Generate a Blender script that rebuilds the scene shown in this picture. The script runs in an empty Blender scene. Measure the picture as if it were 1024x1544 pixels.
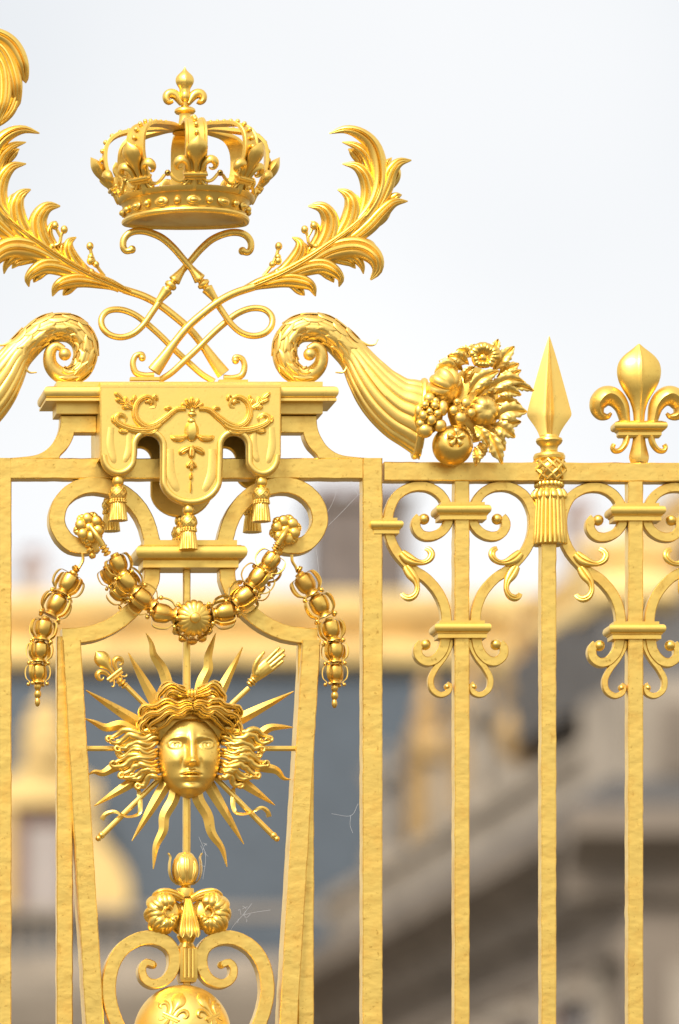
import bpy, bmesh, math, random
import numpy as np
from mathutils import Vector, Matrix
from mathutils.geometry import tessellate_polygon
random.seed(7); RNG = np.random.RandomState(11)
PI = math.pi
C = bpy.context.scene.collection
SC = bpy.context.scene

# ------------------------------------------------------------------ camera / light
S = 0.0016          # metres per unit of the working drawing (drawing plane = the gate's own plane, y = 0)
D = 13.7            # the photographer stands this far in front of the gate
VX, VY = -900.0, 2200.0   # point of the drawing straight ahead of the lens, at eye level
CAMZ = 1.65
cam = bpy.data.objects.new('camera', bpy.data.cameras.new('camera')); C.objects.link(cam)
cam.location = (0, -D, CAMZ); cam.rotation_euler = (PI/2, 0, 0)
cd = cam.data
cd.sensor_fit = 'VERTICAL'; cd.sensor_height = 36; cd.sensor_width = 24
cd.lens = 36*D/(1544*S)
cd.shift_x = (512-VX)/1544.0; cd.shift_y = (VY-772)/1544.0
cd.clip_end = 3000; cd.clip_start = 0.1
cd.dof.use_dof = True; cd.dof.focus_distance = D-0.03; cd.dof.aperture_fstop = 2.3
SC.camera = cam

w = bpy.data.worlds.new('World'); SC.world = w; w.use_nodes = True
nt = w.node_tree; nt.nodes.clear()
def N(nt, t, **k):
    n = nt.nodes.new(t)
    for a, b in k.items(): setattr(n, a, b)
    return n
SUN_EL, SUN_AZ = math.radians(43), math.radians(210)
sky = N(nt, 'ShaderNodeTexSky'); sky.sky_type = 'NISHITA'; sky.sun_disc = False
sky.sun_elevation = SUN_EL; sky.sun_rotation = SUN_AZ
tc = N(nt, 'ShaderNodeTexCoord')
nz = N(nt, 'ShaderNodeTexNoise'); nz.inputs['Scale'].default_value = 5.5; nz.inputs['Detail'].default_value = 2
nt.links.new(tc.outputs['Generated'], nz.inputs['Vector'])
cr_ = N(nt, 'ShaderNodeValToRGB')
cr_.color_ramp.elements[0].position = .36; cr_.color_ramp.elements[0].color = (.82, .845, .87, 1)
cr_.color_ramp.elements[1].position = .6; cr_.color_ramp.elements[1].color = (1, 1, 1, 1)
nt.links.new(nz.outputs['Fac'], cr_.inputs['Fac'])
mul = N(nt, 'ShaderNodeMix'); mul.data_type = 'RGBA'; mul.blend_type = 'MULTIPLY'; mul.inputs[0].default_value = 1
mul.inputs[7].default_value = (9.25, 9.22, 9.2, 1)
nt.links.new(cr_.outputs['Color'], mul.inputs[6])
mix = N(nt, 'ShaderNodeMix'); mix.data_type = 'RGBA'; mix.inputs[0].default_value = .93
nt.links.new(sky.outputs['Color'], mix.inputs[6]); nt.links.new(mul.outputs[2], mix.inputs[7])
bg = N(nt, 'ShaderNodeBackground'); bg.inputs['Strength'].default_value = 0.1
out = N(nt, 'ShaderNodeOutputWorld')
nt.links.new(mix.outputs[2], bg.inputs['Color']); nt.links.new(bg.outputs[0], out.inputs['Surface'])

sl = bpy.data.lights.new('sun', 'SUN'); sl.energy = 3.6; sl.angle = math.radians(18); sl.color = (1, .96, .9)
so = bpy.data.objects.new('sun', sl); C.objects.link(so)
# direction the light comes from
sd = Vector((math.cos(SUN_EL)*math.sin(SUN_AZ), math.cos(SUN_EL)*math.cos(SUN_AZ), math.sin(SUN_EL)))
so.rotation_euler = (-sd).to_track_quat('-Z', 'Y').to_euler()
SC.view_settings.view_transform = 'Standard'; SC.view_settings.look = 'None'
SC.view_settings.gamma = 1; SC.view_settings.exposure = 0.19; SC.view_settings.use_curve_mapping = False
SC.render.engine = 'CYCLES'; SC.cycles.max_bounces = 6; SC.cycles.glossy_bounces = 2

# ------------------------------------------------------------------ materials
def gold(name, rough=.36, hammer=0.0, tint=(1.0, .67, .165), dirt=.25, seed=0):
    m = bpy.data.materials.new(name); m.use_nodes = True; t = m.node_tree
    b = t.nodes['Principled BSDF']; b.inputs['Metallic'].default_value = 1
    co = N(t, 'ShaderNodeTexCoord')
    n1 = N(t, 'ShaderNodeTexNoise'); n1.inputs['Scale'].default_value = 14; n1.inputs['Detail'].default_value = 6; n1.inputs['Roughness'].default_value = .65
    t.links.new(co.outputs['Object'], n1.inputs['Vector'])
    r = N(t, 'ShaderNodeValToRGB')
    a = tint; dk = (a[0]*(1-dirt*.5), a[1]*(1-dirt*.8), a[2]*(1-dirt))
    r.color_ramp.elements[0].position = .28; r.color_ramp.elements[0].color = (*dk, 1)
    r.color_ramp.elements[1].position = .52; r.color_ramp.elements[1].color = (*a, 1)
    t.links.new(n1.outputs['Fac'], r.inputs['Fac'])
    # fine specks where the leaf is worn
    n3 = N(t, 'ShaderNodeTexNoise'); n3.inputs['Scale'].default_value = 95; n3.inputs['Detail'].default_value = 4
    t.links.new(co.outputs['Object'], n3.inputs['Vector'])
    r3 = N(t, 'ShaderNodeValToRGB'); r3.color_ramp.elements[0].position = .25; r3.color_ramp.elements[0].color = (.62, .52, .4, 1)
    r3.color_ramp.elements[1].position = .37; r3.color_ramp.elements[1].color = (1, 1, 1, 1)
    t.links.new(n3.outputs['Fac'], r3.inputs['Fac'])
    ms = N(t, 'ShaderNodeMapping'); ms.inputs['Scale'].default_value = (1, 1, .55)
    t.links.new(co.outputs['Object'], ms.inputs['Vector'])
    n4 = N(t, 'ShaderNodeTexNoise'); n4.inputs['Scale'].default_value = 38; n4.inputs['Detail'].default_value = 8; n4.inputs['Roughness'].default_value = .72
    t.links.new(ms.outputs[0], n4.inputs['Vector'])
    r4 = N(t, 'ShaderNodeValToRGB'); r4.color_ramp.elements[0].position = .27; r4.color_ramp.elements[0].color = (.66, .54, .4, 1)
    r4.color_ramp.elements[1].position = .4; r4.color_ramp.elements[1].color = (1, 1, 1, 1)
    t.links.new(n4.outputs['Fac'], r4.inputs['Fac'])
    m4 = N(t, 'ShaderNodeMix'); m4.data_type = 'RGBA'; m4.blend_type = 'MULTIPLY'; m4.inputs[0].default_value = .75
    t.links.new(r.outputs['Color'], m4.inputs[6]); t.links.new(r4.outputs['Color'], m4.inputs[7])
    mm = N(t, 'ShaderNodeMix'); mm.data_type = 'RGBA'; mm.blend_type = 'MULTIPLY'; mm.inputs[0].default_value = .8 if hammer else .35
    t.links.new(m4.outputs[2], mm.inputs[6]); t.links.new(r3.outputs['Color'], mm.inputs[7])
    t.links.new(mm.outputs[2], b.inputs['Base Color'])
    mr = N(t, 'ShaderNodeMapRange'); mr.inputs[1].default_value = .3; mr.inputs[2].default_value = .7
    mr.inputs[3].default_value = rough+.12; mr.inputs[4].default_value = rough-.04
    t.links.new(n1.outputs['Fac'], mr.inputs[0]); t.links.new(mr.outputs[0], b.inputs['Roughness'])
    bp = N(t, 'ShaderNodeBump'); bp.inputs['Strength'].default_value = .5; bp.inputs['Distance'].default_value = .0003
    n2 = N(t, 'ShaderNodeTexNoise'); n2.inputs['Scale'].default_value = 240; n2.inputs['Detail'].default_value = 3
    t.links.new(co.outputs['Object'], n2.inputs['Vector']); t.links.new(n2.outputs['Fac'], bp.inputs['Height'])
    last = bp
    if hammer:
        mp = N(t, 'ShaderNodeMapping'); mp.inputs['Scale'].default_value = (.7, 1, 1.1)
        t.links.new(co.outputs['Object'], mp.inputs['Vector'])
        v = N(t, 'ShaderNodeTexNoise'); v.inputs['Scale'].default_value = 60; v.inputs['Detail'].default_value = 2; v.inputs['Roughness'].default_value = .35
        v.inputs['Distortion'].default_value = 0
        t.links.new(mp.outputs[0], v.inputs['Vector'])
        b2 = N(t, 'ShaderNodeBump'); b2.inputs['Strength'].default_value = hammer; b2.inputs['Distance'].default_value = .0042
        t.links.new(v.outputs['Fac'], b2.inputs['Height']); t.links.new(bp.outputs[0], b2.inputs['Normal']); last = b2
    t.links.new(last.outputs[0], b.inputs['Normal'])
    return m
G_FORGED = gold('forged_gilded_iron', .35, .22, dirt=.25)
G_CAST = gold('cast_gilt', .38, 0, (1.0, .67, .155))
G_PALE = gold('matte_gilt', .42, 0, (1.0, .69, .185), .14)
G_SUN = gold('chased_gilt', .39, .05, (1.0, .675, .16), .2)
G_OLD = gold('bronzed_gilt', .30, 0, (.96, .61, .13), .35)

def diffuse(name, col, rough=.8, var=.25, scale=2.0, met=0, bump=.3, spec=.3):
    m = bpy.data.materials.new(name); m.use_nodes = True; t = m.node_tree
    b = t.nodes['Principled BSDF']; b.inputs['Roughness'].default_value = rough; b.inputs['Metallic'].default_value = met
    b.inputs['Specular IOR Level'].default_value = spec
    co = N(t, 'ShaderNodeTexCoord'); n = N(t, 'ShaderNodeTexNoise'); n.inputs['Scale'].default_value = scale; n.inputs['Detail'].default_value = 7
    t.links.new(co.outputs['Object'], n.inputs['Vector'])
    r = N(t, 'ShaderNodeValToRGB')
    r.color_ramp.elements[0].position = .3; r.color_ramp.elements[0].color = (*[c*(1-var) for c in col], 1)
    r.color_ramp.elements[1].position = .7; r.color_ramp.elements[1].color = (*[min(1, c*(1+var)) for c in col], 1)
    t.links.new(n.outputs['Fac'], r.inputs['Fac']); t.links.new(r.outputs['Color'], b.inputs['Base Color'])
    bp = N(t, 'ShaderNodeBump'); bp.inputs['Strength'].default_value = bump; bp.inputs['Distance'].default_value = .02
    t.links.new(n.outputs['Fac'], bp.inputs['Height']); t.links.new(bp.outputs[0], b.inputs['Normal'])
    return m
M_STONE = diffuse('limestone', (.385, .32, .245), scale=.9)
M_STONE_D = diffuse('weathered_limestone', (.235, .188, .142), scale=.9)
M_SLATE = diffuse('slate', (.055, .071, .087), .5, .18, 3.0, spec=.5)
M_LEAD = diffuse('gilded_lead', (.86, .59, .235), .65, .22, 1.2, met=.2)
M_OCHRE = diffuse('worn_gilded_lead', (.52, .33, .13), .6, .35, 3.0, met=.2)
M_GREY = diffuse('dark_grey_sheet', (.10, .092, .085), .6, .25, 2)
M_BRICK = diffuse('rose_brick', (.30, .155, .12), scale=3)
M_CHIM = diffuse('chimney_stone', (.175, .145, .13), scale=1.5)
M_CHIM_HAZE = diffuse('hazed_chimney_stone', (.62, .50, .44), scale=1.5)  # pale because distance haze is mixed into the stone colour
M_GLASS = diffuse('window_glass', (.07, .08, .10), .12, .1, 1, spec=.6)
M_WOOD = diffuse('white_window_paint', (.44, .38, .34), .6, .06)
M_PAVE = diffuse('cobbles', (.12, .108, .09), .85, .3, 5)
M_WEB = diffuse('spider_silk', (.55, .55, .56), .6, .05, 50)

# ------------------------------------------------------------------ geometry kit (drawing units: x right, y DOWN, d towards the viewer)
def fr(ox, oy, s):
    return lambda pts: [(ox+p[0]/s, oy+p[1]/s, *p[2:]) for p in pts]
ZA = fr(100, 80, 2.8444); ZB = fr(0, 30, 3.43); ZC = fr(340, 170, 3.4133); ZD = fr(130, 330, 3.4133)
ZE = fr(400, 450, 2.438); ZF = fr(40, 560, 2.1333); ZG = fr(770, 490, 4.0315); ZH = fr(0, 700, 3.4133)
ZI = fr(280, 700, 3.4133); ZJ = fr(110, 950, 2.9257); ZK = fr(80, 1270, 2.56); ZL = fr(540, 690, 3.9385)
ZN = fr(600, 510, 4.876); ZO = fr(200, 1020, 6.0235)

def smooth_path(pts, n=24, closed=False):
    """Catmull-Rom through the points, resampled to n even steps; works for any dimension."""
    P = np.array(pts, float)
    if len(P) == 2:
        t = np.linspace(0, 1, n)[:, None]; return P[0]*(1-t)+P[1]*t
    if closed: Q = np.vstack([P[-1], P, P[0], P[1]])
    else: Q = np.vstack([2*P[0]-P[1], P, 2*P[-1]-P[-2]])
    res = []
    for i in range(1, len(Q)-2):
        p0, p1, p2, p3 = Q[i-1:i+3]
        for t in np.linspace(0, 1, 12, endpoint=False):
            res.append(.5*((2*p1)+(-p0+p2)*t+(2*p0-5*p1+4*p2-p3)*t*t+(-p0+3*p1-3*p2+p3)*t**3))
    res.append(Q[-2]); R = np.array(res)
    L = np.concatenate([[0], np.cumsum(np.linalg.norm(np.diff(R[:, :2], axis=0), axis=1)+1e-9)])
    s = np.linspace(0, L[-1], n)
    return np.stack([np.interp(s, L, R[:, k]) for k in range(R.shape[1])], 1)

def p3(pts, d=0):
    return [(p[0], p[1], p[2] if len(p) > 2 else d) for p in pts]

class MB:
    def __init__(s): s.v = []; s.f = []; s.xf = None
    def add(s, vs, fs):
        b = len(s.v)
        for p in vs:
            p = tuple(float(c) for c in p)
            s.v.append(s.xf(p) if s.xf else p)
        s.f += [tuple(i+b for i in f) for f in fs]
    def skin(s, rings, caps=True, loop=False, open_ring=False):
        m = len(rings[0]); n = len(rings); vs = [p for r in rings for p in r]; fs = []
        for i in range(n if loop else n-1):
            a = i*m; b = ((i+1) % n)*m
            for j in range(m-1 if open_ring else m):
                k = (j+1) % m
                fs.append((a+j, a+k, b+k, b+j))
        if caps and not loop and not open_ring:
            fs.append(tuple(range(m))); fs.append(tuple((n-1)*m+j for j in range(m)))
        s.add(vs, fs)
    def build(s, name, mat, parent=None, world=False, angle=33):
        me = bpy.data.meshes.new(name)
        v = np.array(s.v, float)
        base = Vector((0, 0, 0)); dr = 0
        if parent is not None:
            base = Vector(ORG[parent.name]); dr = DRF[parent.name]
        if not world:
            k = (D-dr*S)/D
            W = np.stack([(v[:, 0]-VX)*S*k, -v[:, 2]*S, CAMZ+(VY-v[:, 1])*S*k], 1)
        else: W = v
        W = W-np.array(base)
        me.from_pydata(W.tolist(), [], s.f)
        bm = bmesh.new(); bm.from_mesh(me)
        bmesh.ops.remove_doubles(bm, verts=bm.verts, dist=1e-6)
        bmesh.ops.recalc_face_normals(bm, faces=bm.faces)
        bm.to_mesh(me); bm.free()
        me.polygons.foreach_set('use_smooth', [True]*len(me.polygons))
        me.set_sharp_from_angle(angle=math.radians(angle))
        me.materials.append(mat)
        o = bpy.data.objects.new(name, me); C.objects.link(o)
        if parent is not None: o.parent = parent
        ORG[o.name] = tuple(base); DRF[o.name] = dr
        return o
ORG = {}; DRF = {}
def tag(o, label, cat, group=None, kind=None):
    if label: o['label'] = label
    if cat: o['category'] = cat
    if group: o['group'] = group
    if kind: o['kind'] = kind
    return o
def thing(name, label, cat, px, py, dr=0, d=0, group=None, world=None):
    o = bpy.data.objects.new(name, None); C.objects.link(o); o.empty_display_size = .1
    k = (D-dr*S)/D
    o.location = world if world else ((px-VX)*S*k, -d*S, CAMZ+(VY-py)*S*k)
    ORG[o.name] = tuple(o.location); DRF[o.name] = dr
    return tag(o, label, cat, group)

def sweep(mb, path, prof, caps=True, loop=False):
    """section laid across a path lying mostly in the gate's plane; prof(t) -> [(u, v)]"""
    P = np.array(path, float); n = len(P)
    T = np.gradient(P[:, :2], axis=0)
    if loop: T = np.roll(P[:, :2], -1, 0)-np.roll(P[:, :2], 1, 0)
    T /= (np.linalg.norm(T, axis=1)[:, None]+1e-9)
    rings = []
    for i in range(n):
        nx, ny = -T[i, 1], T[i, 0]
        rings.append([(P[i, 0]+nx*u, P[i, 1]+ny*u, P[i, 2]+v) for u, v in prof(i/(n-1.0))])
    mb.skin(rings, caps, loop)

def flat(hw, hd, b=1.3):
    return [(-hw+b, hd), (hw-b, hd), (hw, hd-b), (hw, -hd+b), (hw-b, -hd), (-hw+b, -hd), (-hw, -hd+b), (-hw, hd-b)]
def bar(mb, path, hw, hd, b=1.3, n=None, wob=0.0):
    """flat forged bar; hw number or function of t"""
    P = smooth_path(p3(path), n or max(8, 8*len(path)))
    ph = RNG.rand(6)*6.28
    def f(t):
        h = hw(t) if callable(hw) else hw
        h2 = hd(t) if callable(hd) else hd
        if wob:
            L = t*n*.9
            h = h+wob*(math.sin(L*1.9+ph[0])+math.sin(L*3.1+ph[1])*.7)
        return flat(h, h2, min(b, h*.45))
    sweep(mb, P, f)
def vbar(mb, x0, x1, y0, y1, d0, d1, wob=.22, x0b=None, x1b=None, step=13):
    """vertical square bar with the slight waviness of hand forging"""
    n = int(abs(y1-y0)/step)+2; rings = []
    x0b = x0 if x0b is None else x0b; x1b = x1 if x1b is None else x1b
    b = 1.5
    for i in range(n):
        t = i/(n-1.0); y = y0+(y1-y0)*t
        xa = x0+(x0b-x0)*t+RNG.randn()*wob; xb = x1+(x1b-x1)*t+RNG.randn()*wob; f = d1+RNG.randn()*wob
        rings.append([(xa+b, y, f), (xb-b, y, f), (xb, y, f-b), (xb, y, d0+b), (xb-b, y, d0), (xa+b, y, d0), (xa, y, d0+b), (xa, y, f-b)])
    mb.skin(rings)
def hbar(mb, x0, x1, y0, y1, d0, d1, wob=.2, step=13, dy=0):
    n = int(abs(x1-x0)/step)+2; rings = []; b = 1.5
    for i in range(n):
        t = i/(n-1.0); x = x0+(x1-x0)*t; e = dy*t
        ya = y0+e+RNG.randn()*wob; yb = y1+e+RNG.randn()*wob; f = d1+RNG.randn()*wob
        rings.append([(x, ya+b, f), (x, yb-b, f), (x, yb, f-b), (x, yb, d0+b), (x, yb-b, d0), (x, ya+b, d0), (x, ya, d0+b), (x, ya, f-b)])
    mb.skin(rings)
def tube(mb, path, r, n=10, squash=1.0, steps=None, caps=True):
    P = smooth_path(p3(path), steps or max(10, 7*len(path))); m = len(P)
    T = np.gradient(P, axis=0); T /= (np.linalg.norm(T, axis=1)[:, None]+1e-9)
    u = np.cross(T[0], (0, 0, 1.0))
    if np.linalg.norm(u) < 1e-3: u = np.cross(T[0], (1.0, 0, 0))
    rings = []
    for i in range(m):
        u = u-T[i]*np.dot(u, T[i]); u /= np.linalg.norm(u); v = np.cross(T[i], u)
        rr = r(i/(m-1.0)) if callable(r) else r
        rings.append([P[i]+u*rr*math.cos(a)+v*rr*squash*math.sin(a) for a in np.linspace(0, 2*PI, n, endpoint=False)])
    mb.skin(rings, caps)
def ball(mb, c, r, nu=14, nv=9, f=None):
    rx, ry, rz = (r, r, r) if not hasattr(r, '__len__') else r
    rings = []
    for i in range(nv+1):
        a = PI*i/nv; ring = []
        for j in range(nu):
            b = 2*PI*j/nu
            x, y, z = math.sin(a)*math.cos(b), -math.cos(a), math.sin(a)*math.sin(b)
            k = f(a, b) if f else 1
            ring.append((c[0]+rx*x*k, c[1]+ry*y*k, c[2]+rz*z*k))
        rings.append(ring)
    mb.skin(rings, caps=False)
def axes(origin, axis, up=(0, 0, 1)):
    """maps local (x, y, z) with z along axis to drawing space"""
    a = np.array(axis, float); a /= np.linalg.norm(a)
    u = np.array(up, float); u = u-a*np.dot(u, a)
    if np.linalg.norm(u) < 1e-6: u = np.array((0, 1.0, 0)); u -= a*np.dot(u, a)
    u /= np.linalg.norm(u); x = np.cross(u, a); o = np.array(origin, float)
    return lambda p: tuple(o+x*p[0]+u*p[1]+a*p[2])
def lathe(mb, prof, M=None, n=24, mod=None, caps=True, c=None):
    """prof [(r, h)]; either c=(x, d) with h = drawing y (vertical axis), or M from axes()"""
    rings = []
    for r, h in prof:
        ring = []
        for j in range(n):
            a = 2*PI*j/n
            rr = max(r, .02)*(mod(a, h) if mod else 1)
            p = (rr*math.cos(a), rr*math.sin(a))
            ring.append((c[0]+p[0], h, c[1]+p[1]) if c else M((p[0], p[1], h)))
        rings.append(ring)
    mb.skin(rings, caps)
def rectlathe(mb, x0, x1, d0, d1, steps):
    mb.skin([[(x0-e, y, d0-e), (x1+e, y, d0-e), (x1+e, y, d1+e), (x0-e, y, d1+e)] for y, e in steps])
def halfround(y0, y1, e, k=1.0, n=7):
    c = (y0+y1)/2; r = (y1-y0)/2
    return [(c-r*math.cos(PI*i/(n-1)), e+r*k*math.sin(PI*i/(n-1))) for i in range(n)]
def inset(loop, d):
    P = np.array(loop, float); a = np.roll(P, 1, 0); b = np.roll(P, -1, 0)
    area = .5*np.sum(P[:, 0]*b[:, 1]-b[:, 0]*P[:, 1]); s = 1 if area > 0 else -1
    e1 = P-a; e1 /= np.linalg.norm(e1, axis=1)[:, None]+1e-9
    e2 = b-P; e2 /= np.linalg.norm(e2, axis=1)[:, None]+1e-9
    n = np.stack([-(e1+e2)[:, 1], (e1+e2)[:, 0]], 1)*s; n /= np.linalg.norm(n, axis=1)[:, None]+1e-9
    n1 = np.stack([-e1[:, 1], e1[:, 0]], 1)*s
    k = 1/np.clip(np.sum(n*n1, 1), .5, 1)
    return P+n*k[:, None]*d
def prism(mb, outline, d0, d1, bev=1.4, holes=()):
    loops = [(outline, 1)]+[(h, -1) for h in holes]
    vs = []; fs = []; front = []; back = []; fi = []; bi = []
    for lp, sg in loops:
        L = np.array([q[:2] for q in lp], float); I = inset(L, bev*sg); n = len(L); b = len(vs)
        for ring, d in ((I, d0), (L, d0+bev), (L, d1-bev), (I, d1)):
            vs += [(q[0], q[1], d) for q in ring]
        for r in range(3):
            for j in range(n):
                k = (j+1) % n
                fs.append((b+r*n+j, b+r*n+k, b+(r+1)*n+k, b+(r+1)*n+j))
        front.append([Vector((q[0], q[1], 0)) for q in I]); fi += [b+3*n+j for j in range(n)]; bi += [b+j for j in range(n)]
    for t in tessellate_polygon(front):
        fs.append(tuple(fi[i] for i in t)); fs.append(tuple(bi[i] for i in t))
    mb.add(vs, fs)
def dome(hw, H, m=11, ribs=0, back=.25, amp=.28, crease=0):
    """section of a leaf or petal: domed front with furrows, flatter back"""
    o = []
    for i in range(m):
        u = -1+2.0*i/(m-1); h = math.sqrt(max(0, 1-u*u))
        if crease: h = h*(1-crease)+crease*(1-abs(u))
        if ribs: h *= 1-amp*1.6*(1-min(1, 1.25*abs(math.sin(PI*(ribs+1)*(u+1)/2)))**.6)*(abs(u) < .9)
        o.append((u*hw, H*h))
    for i in range(m-2, 0, -1):
        u = -1+2.0*i/(m-1); o.append((u*hw, -H*back*math.sqrt(1-u*u)))
    return o
def wleaf(t, w0=.35, pk=.55, tip=.06):
    if t < pk:
        s = t/pk; s = s*s*(3-2*s); return w0+(1-w0)*s
    s = (t-pk)/(1-pk); return tip+(1-tip)*math.sqrt(max(0, 1-s**2.1))
def blade(mb, path, hw, H, ribs=2, w0=.35, pk=.55, n=22, curl=0, back=.25, amp=.28, m=21, wf=None, serr=0):
    P = smooth_path(p3(path), n)
    if curl: P[:, 2] += curl*np.linspace(0, 1, n)**3
    def f(t):
        k = wf(t) if wf else wleaf(t, w0, pk)
        h = H*(.35+.65*min(1, k*1.2))*(min(1, (1-t)*6)*.9+.1)
        if serr: k *= 1.14-.42*((t*serr) % 1.0)**1.5
        return dome(hw*k, h, m, ribs, back, amp)
    sweep(mb, P, f)
def profile_sweep(mb, path_y, hws, T, x=0, m=11, crease=.35, ridge=None, n=40, ribs=0):
    """upright petal / blade: list of (y, half width, thickness)"""
    Q = smooth_path([(a, b, c) for a, b, c in zip(path_y, hws, T)], n) if False else None
    yy = np.linspace(path_y[0], path_y[-1], n)
    order = np.argsort(path_y)
    hw = np.interp(yy, np.array(path_y)[order], np.array(hws)[order]); tt = np.interp(yy, np.array(path_y)[order], np.array(T)[order])
    k = np.array([.25, .5, .25]); 
    for _ in range(2):
        hw[1:-1] = np.convolve(hw, k, 'valid'); tt[1:-1] = np.convolve(tt, k, 'valid')
    rings = []
    for y, h, t in zip(yy, hw, tt):
        ring = []
        for sgn in (1, -1):
            us = np.linspace(-1, 1, m)
            if sgn < 0: us = us[::-1][1:-1]
            for u in us:
                if ridge: v = ridge(u)
                else:
                    v = math.sqrt(max(0, 1-u*u))*(1-crease)+crease*(1-abs(u))
                    if ribs: v *= .8+.2*math.cos(ribs*PI*u)
                ring.append((x+u*h, y, sgn*v*t))
        rings.append(ring)
    mb.skin(rings)
def mirror(mb, ax):
    mb.v = [(2*ax-p[0], p[1], p[2]) for p in mb.v]
def mpts(pts, ax): return [(2*ax-p[0], *p[1:]) for p in pts]
def copy_tree(o, dx, label=None, parent=None, dz=0):
    c = o.copy(); C.objects.link(c); ORG[c.name] = ORG.get(o.name, (0, 0, 0)); DRF[c.name] = DRF.get(o.name, 0)
    if parent is not None: c.parent = parent
    c.location = (o.location[0]+dx, o.location[1], o.location[2]+dz)
    if label: c['label'] = label
    for ch in [q for q in C.objects if q.parent == o]: copy_tree(ch, 0, None, c)
    return c
GROUND_PY = VY+CAMZ/S        # drawing y of the paving

# ------------------------------------------------------------------ ground
mb = MB(); g = 2500.0
mb.add([(-g, -g, 0), (g, -g, 0), (g, g, 0), (-g, g, 0)], [(0, 1, 2, 3)])
ground = mb.build('ground', M_PAVE, world=True); ground['kind'] = 'structure'

# ------------------------------------------------------------------ palace behind the gate (metres)
def wbox(mb, x0, x1, y0, y1, z0, z1):
    mb.add([(x, y, z) for z in (z0, z1) for y in (y0, y1) for x in (x0, x1)],
           [(0, 1, 3, 2), (4, 5, 7, 6), (0, 1, 5, 4), (2, 3, 7, 6), (0, 2, 6, 4), (1, 3, 7, 5)])
def wpoly(mb, prof, along, a0, a1):
    """closed profile of (c, z) pushed along x ('x': c is y) or along y ('y': c is x)"""
    n = len(prof)
    P = lambda c, z, a: (a, c, z) if along == 'x' else (c, a, z)
    mb.add([P(c, z, a0) for c, z in prof]+[P(c, z, a1) for c, z in prof],
           [tuple(range(n)), tuple(range(n, 2*n))]+[(i, (i+1) % n, n+(i+1) % n, n+i) for i in range(n)])
def at(px, py, dist):
    k = S*dist/D
    return ((px-VX)*k, dist-D, CAMZ+(VY-py)*k)
def bpart(name, mat, parent, fn, *a, **k):
    m = MB(); fn(m, *a, **k); return m.build(name, mat, parent, world=True)

YB = 96.0                      # facade of the main block
xl, _, zc = at(-420, 1440, 110); xr = 23.0
zbal = at(0, 1370, 109.7)[2]; zeave = at(0, 1432, 109.7)[2]; zcor = at(0, 1500, 109.7)[2]
zr0 = at(0, 1000, 113)[2]; zr1 = at(0, 893, 113)[2]
main = thing('palace_building', 'slate roofed palace block with gilded roof ridge, straight behind the gate', 'palace', 0, 0, world=(8, YB, 0))
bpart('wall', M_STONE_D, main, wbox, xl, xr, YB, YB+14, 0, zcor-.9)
bpart('cornice', M_STONE, main, wpoly, [(YB+.1, zcor-.9), (YB-.25, zcor-.8), (YB-.45, zcor-.3), (YB-.6, zcor), (YB-.6, zcor+.25), (YB+.1, zcor+.3)], 'x', xl, xr)
bpart('roof', M_SLATE, main, wpoly, [(YB+.9, zeave-.4), (YB+3.4, zr0+.1), (YB+10, zr0+.1), (YB+12, zeave-.4)], 'x', xl, xr)
bpart('ridge_crest', M_LEAD, main, wpoly, [(YB+3.2, zr0-.15), (YB+2.9, zr0), (YB+2.9, zr0+.25), (YB+3.3, zr0+.42), (YB+3.25, zr0+.8), (YB+2.95, zr0+.92), (YB+2.95, zr1-.12), (YB+3.3, zr1), (YB+4.2, zr1), (YB+4.6, zr0-.15)], 'x', xl, xr)
m = MB(); wbox(m, xl, xr, YB-.2, YB+.25, zbal-.16, zbal); bal = m.build('balustrade_rail', M_STONE, main, world=True)
m = MB(); wbox(m, xl, xr, YB-.2, YB+.25, zcor+.31, zeave-.12); m.build('balustrade_plinth', M_STONE, main, world=True)
m = MB()
zb0, zb1 = zeave-.12, zbal-.16
def balus(m, x, y, z0, z1, r=.085):
    lathe_w(m, x, y, [(r*.8, z0), (r*.8, z0+.05), (r*.5, z0+.08), (r*1.1, z0+(z1-z0)*.4), (r*.5, z0+(z1-z0)*.8), (r*.8, z1-.05), (r*.8, z1)])
def lathe_w(m, x, y, prof, n=8):
    m.skin([[(x+r*math.cos(2*PI*j/n), y+r*math.sin(2*PI*j/n), z) for j in range(n)] for r, z in prof])
first = None; i = 0; x = xl+.2
while x < 14.6:
    if first is None:
        m = MB(); balus(m, x, YB, zb0, zb1); first = m.build('baluster', M_STONE, main, world=True)
    else:
        o = first.copy(); C.objects.link(o); o.location = (i*.3, 0, 0); o.parent = main
    i += 1; x += .3
# wall windows of the main block
k = 0; x = xl+1.0; wfirst = None
while x < 16:
    zt = zcor-1.6
    if wfirst is None:
        x0w = x
        m = MB(); wbox(m, x, x+1.5, YB-.06, YB-.01, zt-3.4, zt); wfirst = m.build('window', M_GLASS, main, world=True)
        m = MB()
        for q in (0, .72, 1.44): wbox(m, x+q, x+q+.07, YB-.1, YB-.062, zt-3.4, zt)
        for q in range(5): wbox(m, x, x+1.5, YB-.098, YB-.064, zt-3.4+q*.83, zt-3.33+q*.83)
        fr_o = m.build('frame', M_WOOD, wfirst, world=True)
    else:
        o = wfirst.copy(); C.objects.link(o); o.parent = main; o.location = (x-x0w, 0, 0)
        f2 = fr_o.copy(); C.objects.link(f2); f2.parent = o
    x += 3.4

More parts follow.
